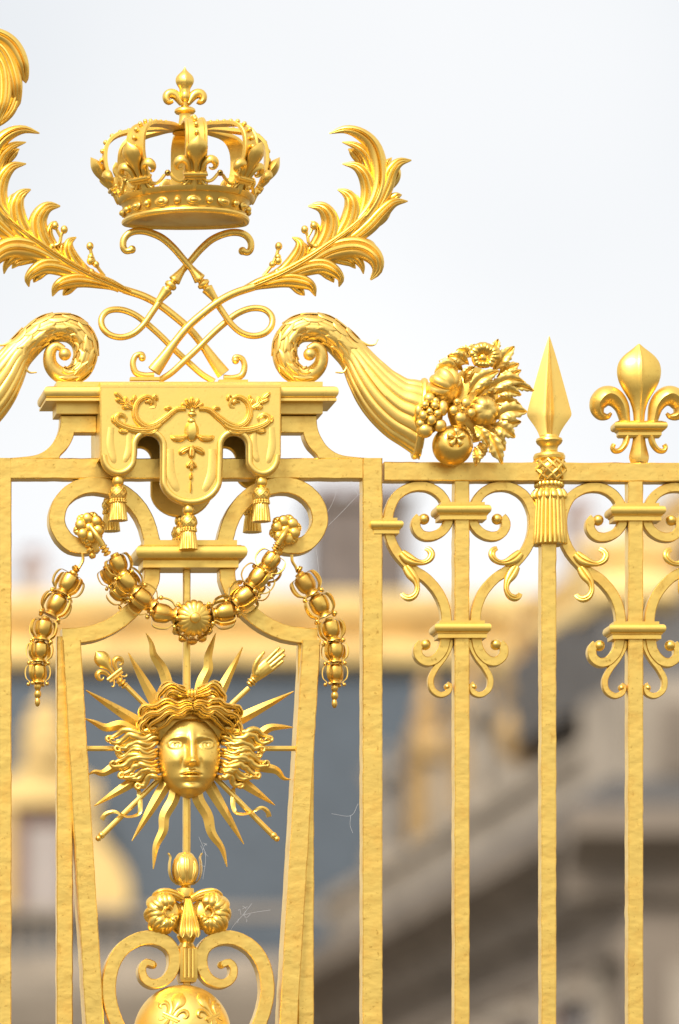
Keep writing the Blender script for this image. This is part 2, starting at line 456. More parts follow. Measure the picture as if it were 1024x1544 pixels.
def dormer(px, name_parent, dist=110.6):
    """gilded lead dormer: jambs, sash window, segmental hood, side consoles"""
    cx, y, _ = at(px, 1300, dist)
    k = S*dist/D
    z = lambda py: CAMZ+(VY-py)*k
    d = bpart('dormer', M_STONE, name_parent, wbox, cx-.62, cx+.62, y, y+2.6, z(1375), z(1200))
    m = MB()
    for s in (-1, 1): wbox(m, cx+s*.56-.1, cx+s*.56+.1, y-.12, y-.002, z(1372), z(1215))
    wbox(m, cx-.2, cx+.2, y-.1, y-.002, z(1240), z(1212))
    m.build('dormer_jamb', M_BRICK, d, world=True)
    bpart('window', M_WOOD, d, wbox, cx-.36, cx+.36, y-.06, y-.003, z(1372), z(1245))
    m = MB()
    arc = [(cx+.86*math.cos(a), z(1205)+.72*math.sin(a)) for a in np.linspace(0, PI, 13)]
    pts = [(cx-.95, z(1215)), (cx+.95, z(1215)), (cx+.95, z(1200))]+arc+[(cx-.95, z(1200))]
    m.add([(a, y-.35, b) for a, b in pts]+[(a, y+1.6, b) for a, b in pts],
          [tuple(range(len(pts))), tuple(range(len(pts), 2*len(pts)))]+[(i, (i+1) % len(pts), len(pts)+(i+1) % len(pts), len(pts)+i) for i in range(len(pts))])
    lathe_w(m, cx, y-.1, [(.5, z(1150)), (.42, z(1120)), (.5, z(1105)), (.3, z(1085)), (.34, z(1072)), (.12, z(1058)), (.05, z(1040))], 10)
    m.build('dormer_hood', M_LEAD, d, world=True)
    for s in (-1, 1):
        m = MB()
        pts = [(.66, 1180), (.9, 1176), (1.02, 1195), (.98, 1240), (1.12, 1270), (1.45, 1300), (1.62, 1335), (1.58, 1368), (1.3, 1376), (.66, 1376)]
        pts = [(cx+s*a, z(b)) for a, b in smooth_path(pts, 30)]
        n = len(pts)
        m.add([(a, y-.22, b) for a, b in pts]+[(a, y+.5, b) for a, b in pts],
              [tuple(range(n)), tuple(range(n, 2*n))]+[(i, (i+1) % n, n+(i+1) % n, n+i) for i in range(n)])
        m.build('dormer_console', M_LEAD, d, world=True)
    return d
dormer(68, main); dormer(-330, main)

def chimney(label, px0, px1, py0, dist, mat, depth=1.6, base=12.0, group=None, cap=True):
    x0, y, zt = at(px0, py0, dist); x1 = at(px1, py0, dist)[0]
    t = thing('chimney', label, 'chimney', 0, 0, world=((x0+x1)/2, y, base))
    bpart('stack', mat, t, wbox, x0, x1, y, y+depth, base, zt-.3)
    bpart('cap', mat, t, wbox, x0-.12, x1+.12, y-.12, y+depth+.12, zt-.5, zt-.28)
    m = MB(); nn = max(2, int((x1-x0)/.55))
    for i in range(nn):
        lathe_w(m, x0+(i+.5)*(x1-x0)/nn, y+depth/2, [(.15, zt-.28), (.13, zt+.02), (.17, zt+.06)], 10)
    m.build('chimney_pots', M_BRICK, t, world=True)
    return t
chimney('broad grey brown chimney stack above the gilded ridge, between the gate post and first bar', 484, 618, 722, 115, M_CHIM)
chimney('small hazy pink chimney far off, left of the garland', 40, 68, 826, 150, M_CHIM_HAZE)
chimney('narrow tan chimney behind the scrolls beside the tasselled spear', 868, 892, 745, 140, M_CHIM_HAZE)

chimney('wide grey brown chimney at the right edge of the photo, behind the last bar', 968, 1090, 795, 92, M_CHIM, base=13.0)
# right wing, running away from the gate along +y
XW = 17.7; ya, yb = 68.4, 95.0
wing = thing('palace_wing', 'brownish stone palace wing with projecting cornice, receding behind the right hand bars', 'palace', 0, 0, world=(XW+3, 70, 0))
Z1 = 10.2
bpart('wall', M_STONE_D, wing, wbox, XW, XW+9, ya, yb, 0, Z1-.4)
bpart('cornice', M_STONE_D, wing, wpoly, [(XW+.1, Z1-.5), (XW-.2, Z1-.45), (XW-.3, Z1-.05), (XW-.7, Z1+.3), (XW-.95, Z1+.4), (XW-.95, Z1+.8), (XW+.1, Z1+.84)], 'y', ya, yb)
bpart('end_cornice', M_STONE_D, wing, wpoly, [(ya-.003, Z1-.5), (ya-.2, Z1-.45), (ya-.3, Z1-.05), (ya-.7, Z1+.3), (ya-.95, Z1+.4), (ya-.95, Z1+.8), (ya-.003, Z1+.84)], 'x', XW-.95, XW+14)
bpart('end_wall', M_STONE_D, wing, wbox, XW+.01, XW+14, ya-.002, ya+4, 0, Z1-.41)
bpart('cornice_band', M_GREY, wing, wpoly, [(XW-.5, Z1+.86), (XW-.3, Z1+1.25), (XW-.12, Z1+1.26), (XW-.12, Z1+.85)], 'y', ya-.4, yb)  # dark grey sloping strip between cornice and parapet
bpart('end_cornice_band', M_GREY, wing, wpoly, [(ya-.5, Z1+.86), (ya-.3, Z1+1.25), (ya-.12, Z1+1.26), (ya-.12, Z1+.85)], 'x', XW-.3, XW+14)
bpart('attic', M_STONE, wing, wbox, XW-.05, XW+14, ya, ya+3.0, Z1+.85, Z1+2.75)
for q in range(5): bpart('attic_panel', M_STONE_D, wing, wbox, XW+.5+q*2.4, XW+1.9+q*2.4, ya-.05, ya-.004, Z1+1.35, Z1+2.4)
bpart('end_roof', M_GREY, wing, wpoly, [(ya+.3, Z1+2.76), (ya+2.2, 14.35), (ya+8.5, 14.35), (ya+9.5, Z1+2.76)], 'x', XW-.02, XW+14)
bpart('end_ridge_crest', M_LEAD, wing, wpoly, [(ya+1.9, 14.2), (ya+1.7, 14.4), (ya+1.8, 14.8), (ya+2.1, 14.9), (ya+1.9, 15.1), (ya+2.2, 15.35), (ya+3.2, 15.35), (ya+3.4, 14.2)], 'x', XW-.1, XW+1.15)
for q in range(4):
    wn = bpart('end_window', M_GLASS, wing, wbox, XW+1.0+q*3.0, XW+2.5+q*3.0, ya-.06, ya-.005, Z1-5.2, Z1-1.6)
    bpart('surround', M_STONE, wn, wbox, XW+.6+q*3.0, XW+.98+q*3.0, ya-.1, ya-.004, Z1-5.4, Z1-1.4)
bpart('architrave', M_STONE_D, wing, wpoly, [(XW-.002, Z1-1.35), (XW-.18, Z1-1.3), (XW-.22, Z1-1.0), (XW-.002, Z1-.95)], 'y', ya, yb)
bpart('parapet', M_STONE, wing, wpoly, [(XW-.1, Z1+.86), (XW-.1, Z1+1.28), (XW+.02, Z1+1.3), (XW+.02, Z1+1.95), (XW-.1, Z1+2.0), (XW-.1, Z1+2.22), (XW+.4, Z1+2.22), (XW+.4, Z1+.86)], 'y', ya+3.01, yb)
bpart('roof', M_SLATE, wing, wpoly, [(XW+.9, Z1+.8), (XW+3.8, 16.9), (XW+8, 16.9), (XW+8.5, Z1+.8)], 'y', ya+9.6, yb+1)
bpart('ridge_crest', M_LEAD, wing, wpoly, [(XW+3.6, 16.6), (XW+3.3, 16.8), (XW+3.35, 17.2), (XW+3.7, 17.4), (XW+3.5, 17.7), (XW+3.8, 18.0), (XW+4.8, 18.0), (XW+5, 16.6)], 'y', ya+9.6, yb+1)
# pilaster strips, brick fields and windows along the wing
y = ya+1.2; q = 0
src = None
while y < yb-2:
    dy = 4.1*q
    if src is None:
        m = MB(); wbox(m, XW-.16, XW-.002, y, y+.8, 0, Z1-1.36); a = m.build('pilaster', M_STONE, wing, world=True)
        m = MB(); wbox(m, XW-.05, XW-.003, y+.82, y+1.3, .6, Z1-1.5); wbox(m, XW-.05, XW-.003, y+3.4, y+3.95, .6, Z1-1.5); b = m.build('brick_panel', M_BRICK, wing, world=True)
        m = MB(); wbox(m, XW-.08, XW-.004, y+1.5, y+3.2, Z1-5.2, Z1-1.7); c = m.build('window', M_GLASS, wing, world=True)
        m = MB()
        for s in (1.5, 2.32, 3.12): wbox(m, XW-.12, XW-.082, y+s, y+s+.09, Z1-5.2, Z1-1.7)
        for s in range(5): wbox(m, XW-.118, XW-.084, y+1.5, y+3.2, Z1-5.2+s*.85, Z1-5.12+s*.85)
        c2 = m.build('frame', M_WOOD, c, world=True)
        m = MB(); wbox(m, XW-.3, XW-.005, y+1.3, y+3.4, Z1-1.66, Z1-1.4); e = m.build('lintel', M_STONE, wing, world=True)
        src = (a, b, c, e)
    else:
        for o in src:
            o2 = o.copy(); C.objects.link(o2); o2.parent = wing; o2.location = (o.location.x, o.location.y+dy, o.location.z)
            if o is c:
                f2 = c2.copy(); C.objects.link(f2); f2.parent = o2
    y += 4.1; q += 1
# dormers in the wing's slate with gilded hoods
for i, yy in enumerate((91.0, 86.5, 82.0)):
    hood = M_OCHRE
    xx = XW+1.1
    d = bpart('dormer', M_STONE, wing, wbox, xx, xx+2.4, yy-.75, yy+.75, Z1+1.0, Z1+4.3)
    bpart('window', M_GLASS, d, wbox, xx-.08, xx-.003, yy-.45, yy+.45, Z1+1.9, Z1+4.0)
    m = MB()
    wpoly(m, [(yy-.9, Z1+4.3), (yy-.9, Z1+4.5), (yy-.6, Z1+4.8), (yy, Z1+5.05), (yy+.6, Z1+4.8), (yy+.9, Z1+4.5), (yy+.9, Z1+4.3)], 'x', xx-.2, xx+.25)
    lathe_w(m, xx+.1, yy, [(.2, Z1+5.0), (.26, Z1+5.3), (.14, Z1+5.5), (.18, Z1+5.7), (.05, Z1+6.0)], 10)
    m.build('dormer_hood', hood, d, world=True)
    for s in (-1, 1): bpart('dormer_jamb', M_OCHRE if i < 2 else M_STONE, d, wbox, xx-.2, xx-.004, yy+s*.62-.14, yy+s*.62+.14, Z1+1.2, Z1+4.29)
# statues and urns along the parapet
def statue(y, seed, label):
    t = thing('statue', label, 'statue', 0, 0, world=(XW+.15, y, Z1+2.22), group='stone statues along the wing parapet')
    z = Z1+2.222; x = XW+.15; r = random.Random(seed)
    bpart('plinth', M_STONE, t, wbox, x-.3, x+.3, y-.3, y+.3, z, z+.3)
    m = MB(); z += .301
    pts = [(.24, 0), (.28, .12), (.22, .5), (.25, .85), (.19, 1.05), (.24, 1.3), (.25, 1.45), (.1, 1.56), (.08, 1.62), (.125, 1.72), (.12, 1.83), (.03, 1.92)]
    lean = r.uniform(-.12, .12)
    m.skin([[(x+rr*.8*math.cos(a), y+lean*h*.5+rr*math.sin(a)*(1.1 if h > 1.2 else 1), z+h) for a in np.linspace(0, 2*PI, 10, endpoint=False)] for rr, h in pts])
    for s in (-1, 1):
        el = r.uniform(-.3, .5)
        A = [Vector((x, y+s*.24, z+1.42)), Vector((x-.12, y+s*.42, z+1.15)), Vector((x-.32, y+s*.36, z+1.15+el))]
        for p, q2 in ((A[0], A[1]), (A[1], A[2])):
            ax = (q2-p).normalized(); u = ax.orthogonal().normalized(); v = ax.cross(u)
            m.skin([[tuple(c+u*rr*math.cos(b)+v*rr*math.sin(b)) for b in np.linspace(0, 2*PI, 7, endpoint=False)] for c, rr in ((p, .085), (q2, .06))])
    m.build('figure', M_STONE, t, world=True)
statue(89.5, 1, 'pale stone statue on the wing parapet, the farther one beside the gate post')
statue(80.5, 2, 'pale stone statue on the wing parapet, the nearer one behind the first bar')

tr = thing('trophy', 'worn gilded trophy of arms on the wing parapet, left of the tasselled spear bar', 'ornament', 0, 0, world=(XW+.2, 77.0, Z1+2.23))
bpart('plinth', M_STONE, tr, wbox, XW-.1, XW+.5, 76.7, 77.3, Z1+2.23, Z1+2.55)
m = MB(); zz = Z1+2.55
lathe_w(m, XW+.2, 77.0, [(.22, zz), (.4, zz+.2), (.45, zz+.55), (.3, zz+.8), (.16, zz+.95), (.26, zz+1.1), (.24, zz+1.3), (.05, zz+1.5)], 10)
m.build('cuirass', M_OCHRE, tr, world=True)
for s in (-1, 1):
    m = MB(); m.skin([[(XW+.2+r*math.cos(b), 77.0+s*(.3+.55*q)+r*math.sin(b), zz+.1+1.3*q) for b in np.linspace(0, 2*PI, 7, endpoint=False)] for q, r in ((0, .07), (.8, .06), (.85, .14), (1, .02))]); m.build('spear', M_OCHRE, tr, world=True)

# ------------------------------------------------------------------ GATE PANEL (left, ornamental)
gate = thing('gate_panel', 'gilded iron gate panel with scrolled frame and tapering inner bars, left of the plain railings', 'gate', 283, GROUND_PY, 15)
AX = 288.0
def part(name, mat, parent, fn, *a, **k):
    m = MB(); fn(m, *a, **k); return m.build(name, mat, parent)
part('post', G_FORGED, gate, vbar, 547, 577, 690.5, GROUND_PY-2, -15, 15)
part('post', G_FORGED, gate, vbar, -13, 17.5, 690.5, GROUND_PY-2, -15, 15)
part('top_rail', G_FORGED, gate, hbar, -160, 546.8, 690.5, 721.5, -14.6, 14.6)
part('top_rail', G_FORGED, gate, hbar, -160, -13.2, 2900, 2935, -14, 14)
part('bottom_rail', G_FORGED, gate, hbar, 17.8, 546.8, 2990, 3022, -14, 14)
part('inner_bar', G_FORGED, gate, vbar, 87, 111, 958, 2989, -14, 6)
part('inner_bar', G_FORGED, gate, vbar, 451, 475, 958, 2989, -14, 6)
def tb(m): vbar(m, 93.5, 121, 966, 1900, -24, 24, x0b=93.5+56.6, x1b=121+56.6)
m = MB(); tb(m); m.build('tapered_bar', G_FORGED, gate)
m = MB(); tb(m); mirror(m, AX); m.build('tapered_bar', G_FORGED, gate)
# shoulder curve of the tapered frame, and the big C scrolls above
sh = ZH([(322, 885), (405, 880), (500, 862), (600, 815), (685, 745), (745, 670), (780, 600), (785, 540)])
m = MB(); bar(m, sh, 12.0, 15, n=44, wob=.12); m.build('shoulder', G_FORGED, gate)
m = MB(); bar(m, mpts(sh, AX-1.5), 12.0, 15, n=44, wob=.12); m.build('shoulder', G_FORGED, gate)
cs = ZH([(505, 405), (440, 420), (370, 408), (320, 360), (294, 290), (312, 205), (370, 140), (450, 108), (540, 112), (630, 145), (705, 210), (755, 295), (785, 400)])
m = MB(); bar(m, cs, 12.2, 15, n=64, wob=.12); m.build('c_scroll', G_FORGED, gate)
m = MB(); bar(m, mpts(cs, AX-3.5), 12.2, 15, n=64, wob=.12); m.build('c_scroll', G_FORGED, gate)
m = MB()
rectlathe(m, 216, 356, -26, 26, [(816, 0), (824, 0), (824.2, 5)]+halfround(825, 846, 6, .75)+[(847, 2), (857.5, 2)])
cap = m.build('capital', G_CAST, gate)
m = MB(); vbar(m, 278, 289, 858, 2100, -5, 5, wob=.1); m.build('centre_rod', G_FORGED, gate)
# ledge with moulded edge
m = MB()
rectlathe(m, 84, 485, -26, 26, [(577.5, 0), (585.5, 0), (585.8, 5), (587, 13)]+halfround(588, 604, 16, .6)+[(606, 18), (609.5, 18), (609.7, 0), (625.5, 0)])
m.build('ledge', G_PALE, gate)
# bracket plates between ledge and rail
def bracket(ax=None):
    o = ZE([(58, 429), (190, 429), (193, 470), (205, 505), (232, 545), (275, 572), (340, 582), (431, 588), (58, 588)])
    cur = smooth_path([q[:2] for q in o[1:8]], 24)
    h = ZE([(66, 493), (140, 493), (146, 515), (162, 545), (190, 574), (194, 588)])
    cur2 = smooth_path([q[:2] for q in h[1:6]], 14)
    outline = [o[0][:2]]+[tuple(c) for c in cur]+[tuple(c) for c in cur2[::-1]]+[h[0][:2], ZE([(58, 493)])[0]]
    m = MB()
    if ax: outline = mpts(outline, ax)[::-1]
    prism(m, outline, -13, 13, 1.2)
    return m
bracket().build('bracket', G_FORGED, gate)
bracket(285.0).build('bracket', G_FORGED, gate)
m = MB(); hbar(m, 140, 436, 626, 650, -13, 12); m.build('upper_rail', G_FORGED, gate)

# ------------------------------------------------------------------ DRAPED CLOTH (pelmet) over the ledge
pel = thing('pelmet', 'gilded lambrequin draped over the ledge, with three tasselled lobes and scrollwork', 'pelmet', 285, 578, 58)
def arc_pts(cx, cy, rx, ry, a0, a1, n=14):
    return [(cx+rx*math.cos(a), cy+ry*math.sin(a)) for a in np.radians(np.linspace(a0, a1, n))]
def pel_outline():
    o = [(237, 46)]
    o += [(238, 270)]+arc_pts(298, 275, 59, 62, 170, 20, 14)
    o += [(357, 262)]+arc_pts(394, 243, 37, 38, 190, 350, 12)
    o += [(431, 262), (430, 330)]+arc_pts(530, 345, 101, 86, 170, 10, 18)
    o += [(631, 330), (633, 262)]+arc_pts(670, 243, 37, 38, 190, 350, 12)
    o += [(707, 262)]+arc_pts(761, 275, 57, 64, 160, 10, 14)
    o += [(819, 270), (819, 46)]
    return ZF(o)
PO = pel_outline()
m = MB(); prism(m, PO, 47, 58, 2.0); front = m.build('front_cloth', G_PALE, pel)
m = MB(); bb = inset(PO, 5.5)
P = smooth_path([(q[0], q[1], 58.6) for q in bb[1:-1]], 150)
sweep(m, P, lambda t: dome(4.2, 3.2, 9, 0, .2)); m.build('border', G_PALE, front)
m = MB(); prism(m, PO, -58, -47, 2.0); m.build('back_cloth', G_PALE, pel)
m = MB()   # the turned-over top
prof = [(577, -58), (575.2, -50), (575, 0), (575.2, 50), (577, 56), (580, 58), (584, 58), (584, 46.5), (584, -46.5), (584, -58)]
x0, x1 = PO[0][0]+.5, PO[-1][0]-.5
m.skin([[(x, y, d) for y, d in prof] for x in (x0, x1)]); m.build('top_fold', G_PALE, pel)
m = MB()
for s0, s1 in ((0, None),):
    for xa, xb in ((PO[0][0]+.3, PO[0][0]+3.5), (PO[-1][0]-3.5, PO[-1][0]-.3)):
        m.skin([[(xa, 584.5, d), (xb, 584.5, d), (xb, 690, d), (xa, 690, d)] for d in (-46.8, 46.8)])
m.build('side_cloth', G_PALE, pel)
for L, hw in (([(272, 180), (270, 240), (286, 305)], 14), ([(330, 190), (330, 250), (312, 300)], 13), ([(462, 250), (464, 330), (492, 396)], 17), ([(598, 250), (596, 330), (566, 396)], 17), ([(732, 190), (732, 250), (748, 300)], 13), ([(788, 180), (790, 240), (774, 305)], 14)):
    m = MB(); blade(m, p3(ZF(L), 57.4), hw/2.13, 1.7, 0, .8, .5, 20, back=.1); m.build('fold', G_PALE, front)
# relief scrollwork
RL = 58.4
def scroll_relief(m, sx):
    f = (lambda L: p3(ZF(L), RL)) if sx > 0 else (lambda L: p3(mpts(ZF(L), 290.0), RL))
    blade(m, f([(512, 120), (480, 124), (447, 150), (415, 172), (385, 178), (358, 160), (348, 130), (358, 98), (385, 82), (408, 92), (412, 112), (395, 118)]), 5.6, 5, 2, .7, .3, 44)
    blade(m, f([(450, 150), (415, 182), (370, 190), (325, 182), (292, 165), (288, 148), (303, 140), (320, 150), (318, 165)]), 6, 5, 2, .5, .4, 36)
    for L, h in (([(430, 168), (410, 195), (375, 198), (350, 194)], 3), ([(330, 182), (322, 192), (308, 194), (295, 188)], 3), ([(292, 165), (280, 160), (278, 142)], 2.6),
                 ([(402, 90), (415, 80), (420, 96)], 2.4), ([(355, 105), (345, 90), (352, 76)], 2.4), ([(470, 132), (460, 118), (442, 122)], 2.6), ([(380, 100), (398, 97), (400, 110)], 2.6)):
        blade(m, f(L), h*1.4, 4.2, 1, .4, .5, 14)
    for L, h in (([(352, 122), (330, 112), (312, 98)], 3.6), ([(332, 112), (322, 98), (318, 80)], 3.2), ([(322, 104), (300, 96), (285, 88)], 3.0), ([(312, 95), (300, 82), (282, 68)], 3.2), ([(335, 116), (316, 116), (306, 110)], 3), ([(345, 112), (342, 98), (335, 88)], 2.6)):
        blade(m, f(L), h*1.3, 4.2, 1, .5, .5, 12)
    blade(m, f([(522, 205), (500, 215), (478, 216), (462, 208)]), 5.4, 5, 2, .5, .5, 14)
m = MB(); scroll_relief(m, 1); scroll_relief(m, -1)
for a in (-62, -32, 0, 32, 62):
    r = math.radians(a); c = (533, 125)
    blade(m, p3(ZF([(c[0]+8*math.sin(r), c[1]-10*math.cos(r)), (c[0]+24*math.sin(r), c[1]-28*math.cos(r)), (c[0]+42*math.sin(r), c[1]-44*math.cos(r))]), RL), 3.2, 4.5, 1, .4, .65, 14)
for c, r in (((533, 138), (14, 5, 5)), ((533, 128), (9, 4, 5))):
    q = ZF([c])[0]; ball(m, (q[0], q[1], RL+1), (r[0]/2.13, r[1]/2.13*1.6, 4), 12, 7)
q = ZF([(531, 193)])[0]; ball(m, (q[0], q[1], RL), (10.5, 15, 6.5), 18, 11, lambda a, b: 1+.06*math.cos(6*b))
q = ZF([(531, 160)])[0]; ball(m, (q[0], q[1], RL), (6, 5, 5), 12, 7)
for L, h in (([(531, 242), (515, 250), (500, 258), (492, 270)], 4.2), ([(531, 242), (547, 250), (562, 258), (571, 270)], 4.2), ([(531, 240), (531, 260), (531, 282)], 4.6), ([(530, 290), (522, 300), (517, 312)], 3), ([(530, 290), (538, 300), (545, 312)], 3), ([(531, 286), (531, 305), (530, 322)], 3), ([(530, 326), (529, 340), (528, 350)], 2.4), ([(528, 352), (528, 372), (527, 392)], 1.0)):
    blade(m, p3(ZF(L), RL), h*1.25, 5, 1, .5, .5, 14)
m.build('scrollwork', G_CAST, front)

def tassel(parent, cx, y0, sc, d, mat=G_CAST, knob=True, strands=18):
    """knob, net-covered bulb, ring of scallops and fluted skirt; y0 is the top of the knob"""
    m = MB()
    Y = lambda v: y0+v*sc
    if knob:
        lathe(m, [(.5*sc, Y(-.2)), (5*sc, Y(.5)), (8*sc, Y(4)), (9*sc, Y(8.5)), (8*sc, Y(13)), (5*sc, Y(16)), (5*sc, Y(18))], c=(cx, d), n=20)
    lathe(m, [(4*sc, Y(16)), (9*sc, Y(18)), (12.3*sc, Y(23)), (13.2*sc, Y(29)), (12*sc, Y(35)), (10*sc, Y(38))], c=(cx, d), n=24)
    t = m.build('tassel', mat, parent)
    m = MB(); nh = 8
    for s in (-1, 1):
        for k in range(nh):
            pts = []
            for q in np.linspace(0, 1, 8):
                a = 2*PI*k/nh+s*q*1.6; y = Y(18+q*19); rr = (12.4-5.*abs(q-.52)**1.5*2)*sc+.7*sc
                pts.append((cx+rr*math.cos(a), y, d+rr*math.sin(a)))
            tube(m, pts, 1.25*sc, 5, steps=10)
    for yy, r in ((37.5, 11), (40.5, 11.5)):
        for k in range(16):
            a = 2*PI*k/16; ball(m, (cx+r*sc*math.cos(a), Y(yy), d+r*sc*math.sin(a)), 2.2*sc, 8, 5)
    m.build('net', mat, t)
    m = MB()
    lathe(m, [(9*sc, Y(38)), (11*sc, Y(42)), (13*sc, Y(52)), (14.6*sc, Y(66)), (15*sc, Y(69)), (11*sc, Y(69)), (2*sc, Y(66))], c=(cx, d), n=72,
          mod=lambda a, h: 1-.1*(1-abs(math.cos(a*strands/2))**.6) if h > Y(43) else 1)
    m.build('skirt', mat, t)
    return t
for cx, y0 in ((179, 720.5), (285, 764), (395, 722)):
    tassel(pel, cx, y0-4, .98, 52)
k58 = (D+52*S)/(D-58*S)
for cx, y0 in ((179, 720.5), (285, 764), (395, 722)):
    tassel(pel, cx+2, y0-5, .98, -52)

# ------------------------------------------------------------------ CROWN
crown = thing('crown', 'gilt royal crown with beaded arches and a fleur-de-lis on top', 'crown', 279.3, 342, 0)
CX = 279.3
def crown_pt(r, y, phi, w=0, rise=0):
    x = CX+r*math.sin(phi)+w*math.cos(phi); d = r*math.cos(phi)-w*math.sin(phi)
    return (x, y, d if d > 0 else d*.32)
def ringprof(prof, n=72):
    m = MB(); m.skin([[crown_pt(r, y, 2*PI*j/n) for j in range(n)] for r, y in prof], caps=False, loop=True); return m
ringprof([(88, 334), (90, 329), (91, 326), (95, 312), (97, 309), (92, 309), (86, 330)]).build('band', G_CAST, crown)
def torus(R, y, rr, k=1.0):
    return [(R+rr*math.cos(a), y+rr*k*math.sin(a)) for a in np.linspace(0, 2*PI, 10, endpoint=False)]
ringprof(torus(91, 335.5, 5.2)).build('lower_rim', G_CAST, crown)
ringprof([(92, 310), (100, 308.5), (103, 305), (104, 301.5), (99, 299.5), (93, 301)]).build('upper_rim', G_CAST, crown)
m = MB(); lathe(m, [(3, 338), (86, 337)], c=(CX, 0), n=48); m.v = [(x, y, d if d > 0 else d*.32) for x, y, d in m.v]; m.build('soffit', G_CAST, crown)
for j in range(24):
    phi = 2*PI*j/24
    m = MB(); big = j % 4; 
    R = (94.5, 94, 95, 94)[big]
    if big == 2 or big == 0:
        for a, bb, c2 in ((11, 7.0, 2.6), (7.2, 4.9, 6)):
            q = crown_pt(R, 321.5, phi)
            m2 = MB(); ball(m2, (0, 0, 0), (a, bb, c2), 14, 7)
            for p in m2.v: m.v.append(crown_pt(R-1+p[2], 321.5+p[1], phi, p[0]))
            m.f += [tuple(i+len(m.v)-len(m2.v) for i in f) for f in m2.f]
    else:
        m2 = MB(); ball(m2, (0, 0, 0), (5.6, 5.6, 5.6), 12, 7)
        for p in m2.v: m.v.append(crown_pt(R+p[2], 321.5+p[1], phi, p[0]))
        m.f += m2.f
    m.build('jewel', G_CAST, crown)
# arches
arch = [(96, 304), (106, 288), (115, 270), (121, 248), (120, 226), (112, 212), (96, 203), (68, 198.5), (40, 195.5), (10, 198)]
for j in range(8):
    phi = 2*PI*j/8
    m = MB(); P = smooth_path([(r, y, 0) for r, y in arch], 34)
    m.xf = lambda p, phi=phi: crown_pt(p[0], p[1], phi, p[2])
    def rib(t):
        w = 16.5*(1-.45*max(0, t-.45)/.55)
        return [(-2.2, -w), (2.2, -w), (3.4, -w+1), (3.4, -w+3.5), (1.6, -w+5), (1.6, w-5), (3.4, w-3.5), (3.4, w-1), (2.2, w), (-2.2, w)]
    T = np.gradient(P[:, :2], axis=0); T /= np.linalg.norm(T, axis=1)[:, None]
    outw = np.stack([-T[:, 1], T[:, 0]], 1); sgn = 1
    if (outw[8]*np.array([1, 0])).sum() < 0: sgn = -1
    rings = []
    for i in range(len(P)):
        rings.append([(P[i, 0]+outw[i, 0]*u*sgn, P[i, 1]+outw[i, 1]*u*sgn, v) for u, v in rib(i/33.)])
    m.skin(rings); a = m.build('arch', G_CAST, crown)
    m = MB(); m.xf = lambda p, phi=phi: crown_pt(p[0], p[1], phi, p[2])
    for i in range(9, 33, 2):
        c = P[i, :2]+outw[i]*sgn*4.2
        ball(m, (c[0], c[1], 0), 3.9*(1-.35*max(0, i-16)/17.), 10, 7)
    m.build('bead', G_CAST, a)

def fleur(m, sc=1.0, thick=1.0, foot=True):
    """fleur-de-lis standing at the local origin, y up negative; drawn at the size of the big finial"""
    s0 = m.xf
    def sub(p): 
        q = (p[0]*sc, p[1]*sc, p[2]*sc*thick); return s0(q) if s0 else q
    m.xf = sub
    f = lambda gx, gy: ((gx-780)/4.0315, (gy-690)/4.0315)
    gy = [600, 540, 500, 460, 420, 385, 350, 315, 280, 250, 220, 190, 165, 145, 128, 115]
    hw = [32, 36, 44, 58, 82, 104, 122, 132, 135, 132, 121, 98, 68, 40, 20, 5]
    th = [40, 44, 50, 60, 72, 84, 92, 96, 95, 90, 80, 62, 44, 28, 14, 4]
    profile_sweep(m, [f(0, g)[1] for g in gy], [h/4.03 for h in hw], [t/4.03*.9 for t in th], crease=.3)
    side = [(700, 610), (692, 560), (676, 495), (640, 447), (590, 428), (545, 455), (528, 505), (548, 548), (588, 556), (612, 535)]
    hws = [28, 32, 38, 44, 50, 52, 46, 34, 20, 8]
    for s in (1, -1):
        pts = [(s*f(*p)[0], f(*p)[1], -1.5) for p in side]
        P = smooth_path(pts, 40); ww = np.interp(np.linspace(0, 1, 40), np.linspace(0, 1, 10), hws)/4.03
        sweep(m, P, lambda t: dome(ww[int(round(t*39))], ww[int(round(t*39))]*1.35, 11, 0, 1.0, crease=.35))
    if foot:
        rectlathe(m, -32, 32, -7, 7, [(y, e) for y, e in [(-25.5, -1), (-24.5, 1)]]+halfround(-24, -11, 1.5, .8)+[(-10, 1), (-8.5, 3), (-4, 3), (0, 0)])
        for s in (1, -1):
            P = smooth_path([(s*x, y, 0) for x, y in ((-17, -2), (-22, 8), (-30, 17), (-38, 18), (-40, 12))], 22)
            sweep(m, P, lambda t: dome(4.6*(1-.35*t), 6*(1-.2*t), 9, 0, 1.0))
        profile_sweep(m, [-2, 8, 18, 27, 33], [9, 10, 13, 14.5, 12], [9, 10, 12, 13, 12], crease=.9, n=16)
    m.xf = s0
# fleurons round the rim
for j in range(8):
    phi = 2*PI*j/8
    al = math.radians(33)
    m = MB()
    def xf(p, phi=phi):
        ly = -p[1]; ld = p[2]
        return crown_pt(101+ly*math.sin(al)+ld*math.cos(al), 301-(ly*math.cos(al)-ld*math.sin(al)), phi, p[0])
    m.xf = xf
    sc = .47
    m.xf = lambda p, xf=xf: xf((p[0], p[1]-9, p[2]))
    fleur(m, sc, .95)
    m.build('fleuron', G_CAST, crown)
    # crest arcs with a ball on each side
    for s in (-1, 1):
        m = MB()
        pts = []
        for q in np.linspace(0, 1, 9):
            ph = phi+s*(.09+.26*q); y = 289+9*math.sin(q*PI)-5*q
            pts.append(crown_pt(102, y, ph))
        tube(m, pts, 2.6, 7, steps=16)
        ball(m, crown_pt(102, 282, phi+s*PI/8), 4.8, 10, 7)
        m.build('crest_scroll', G_CAST, crown)
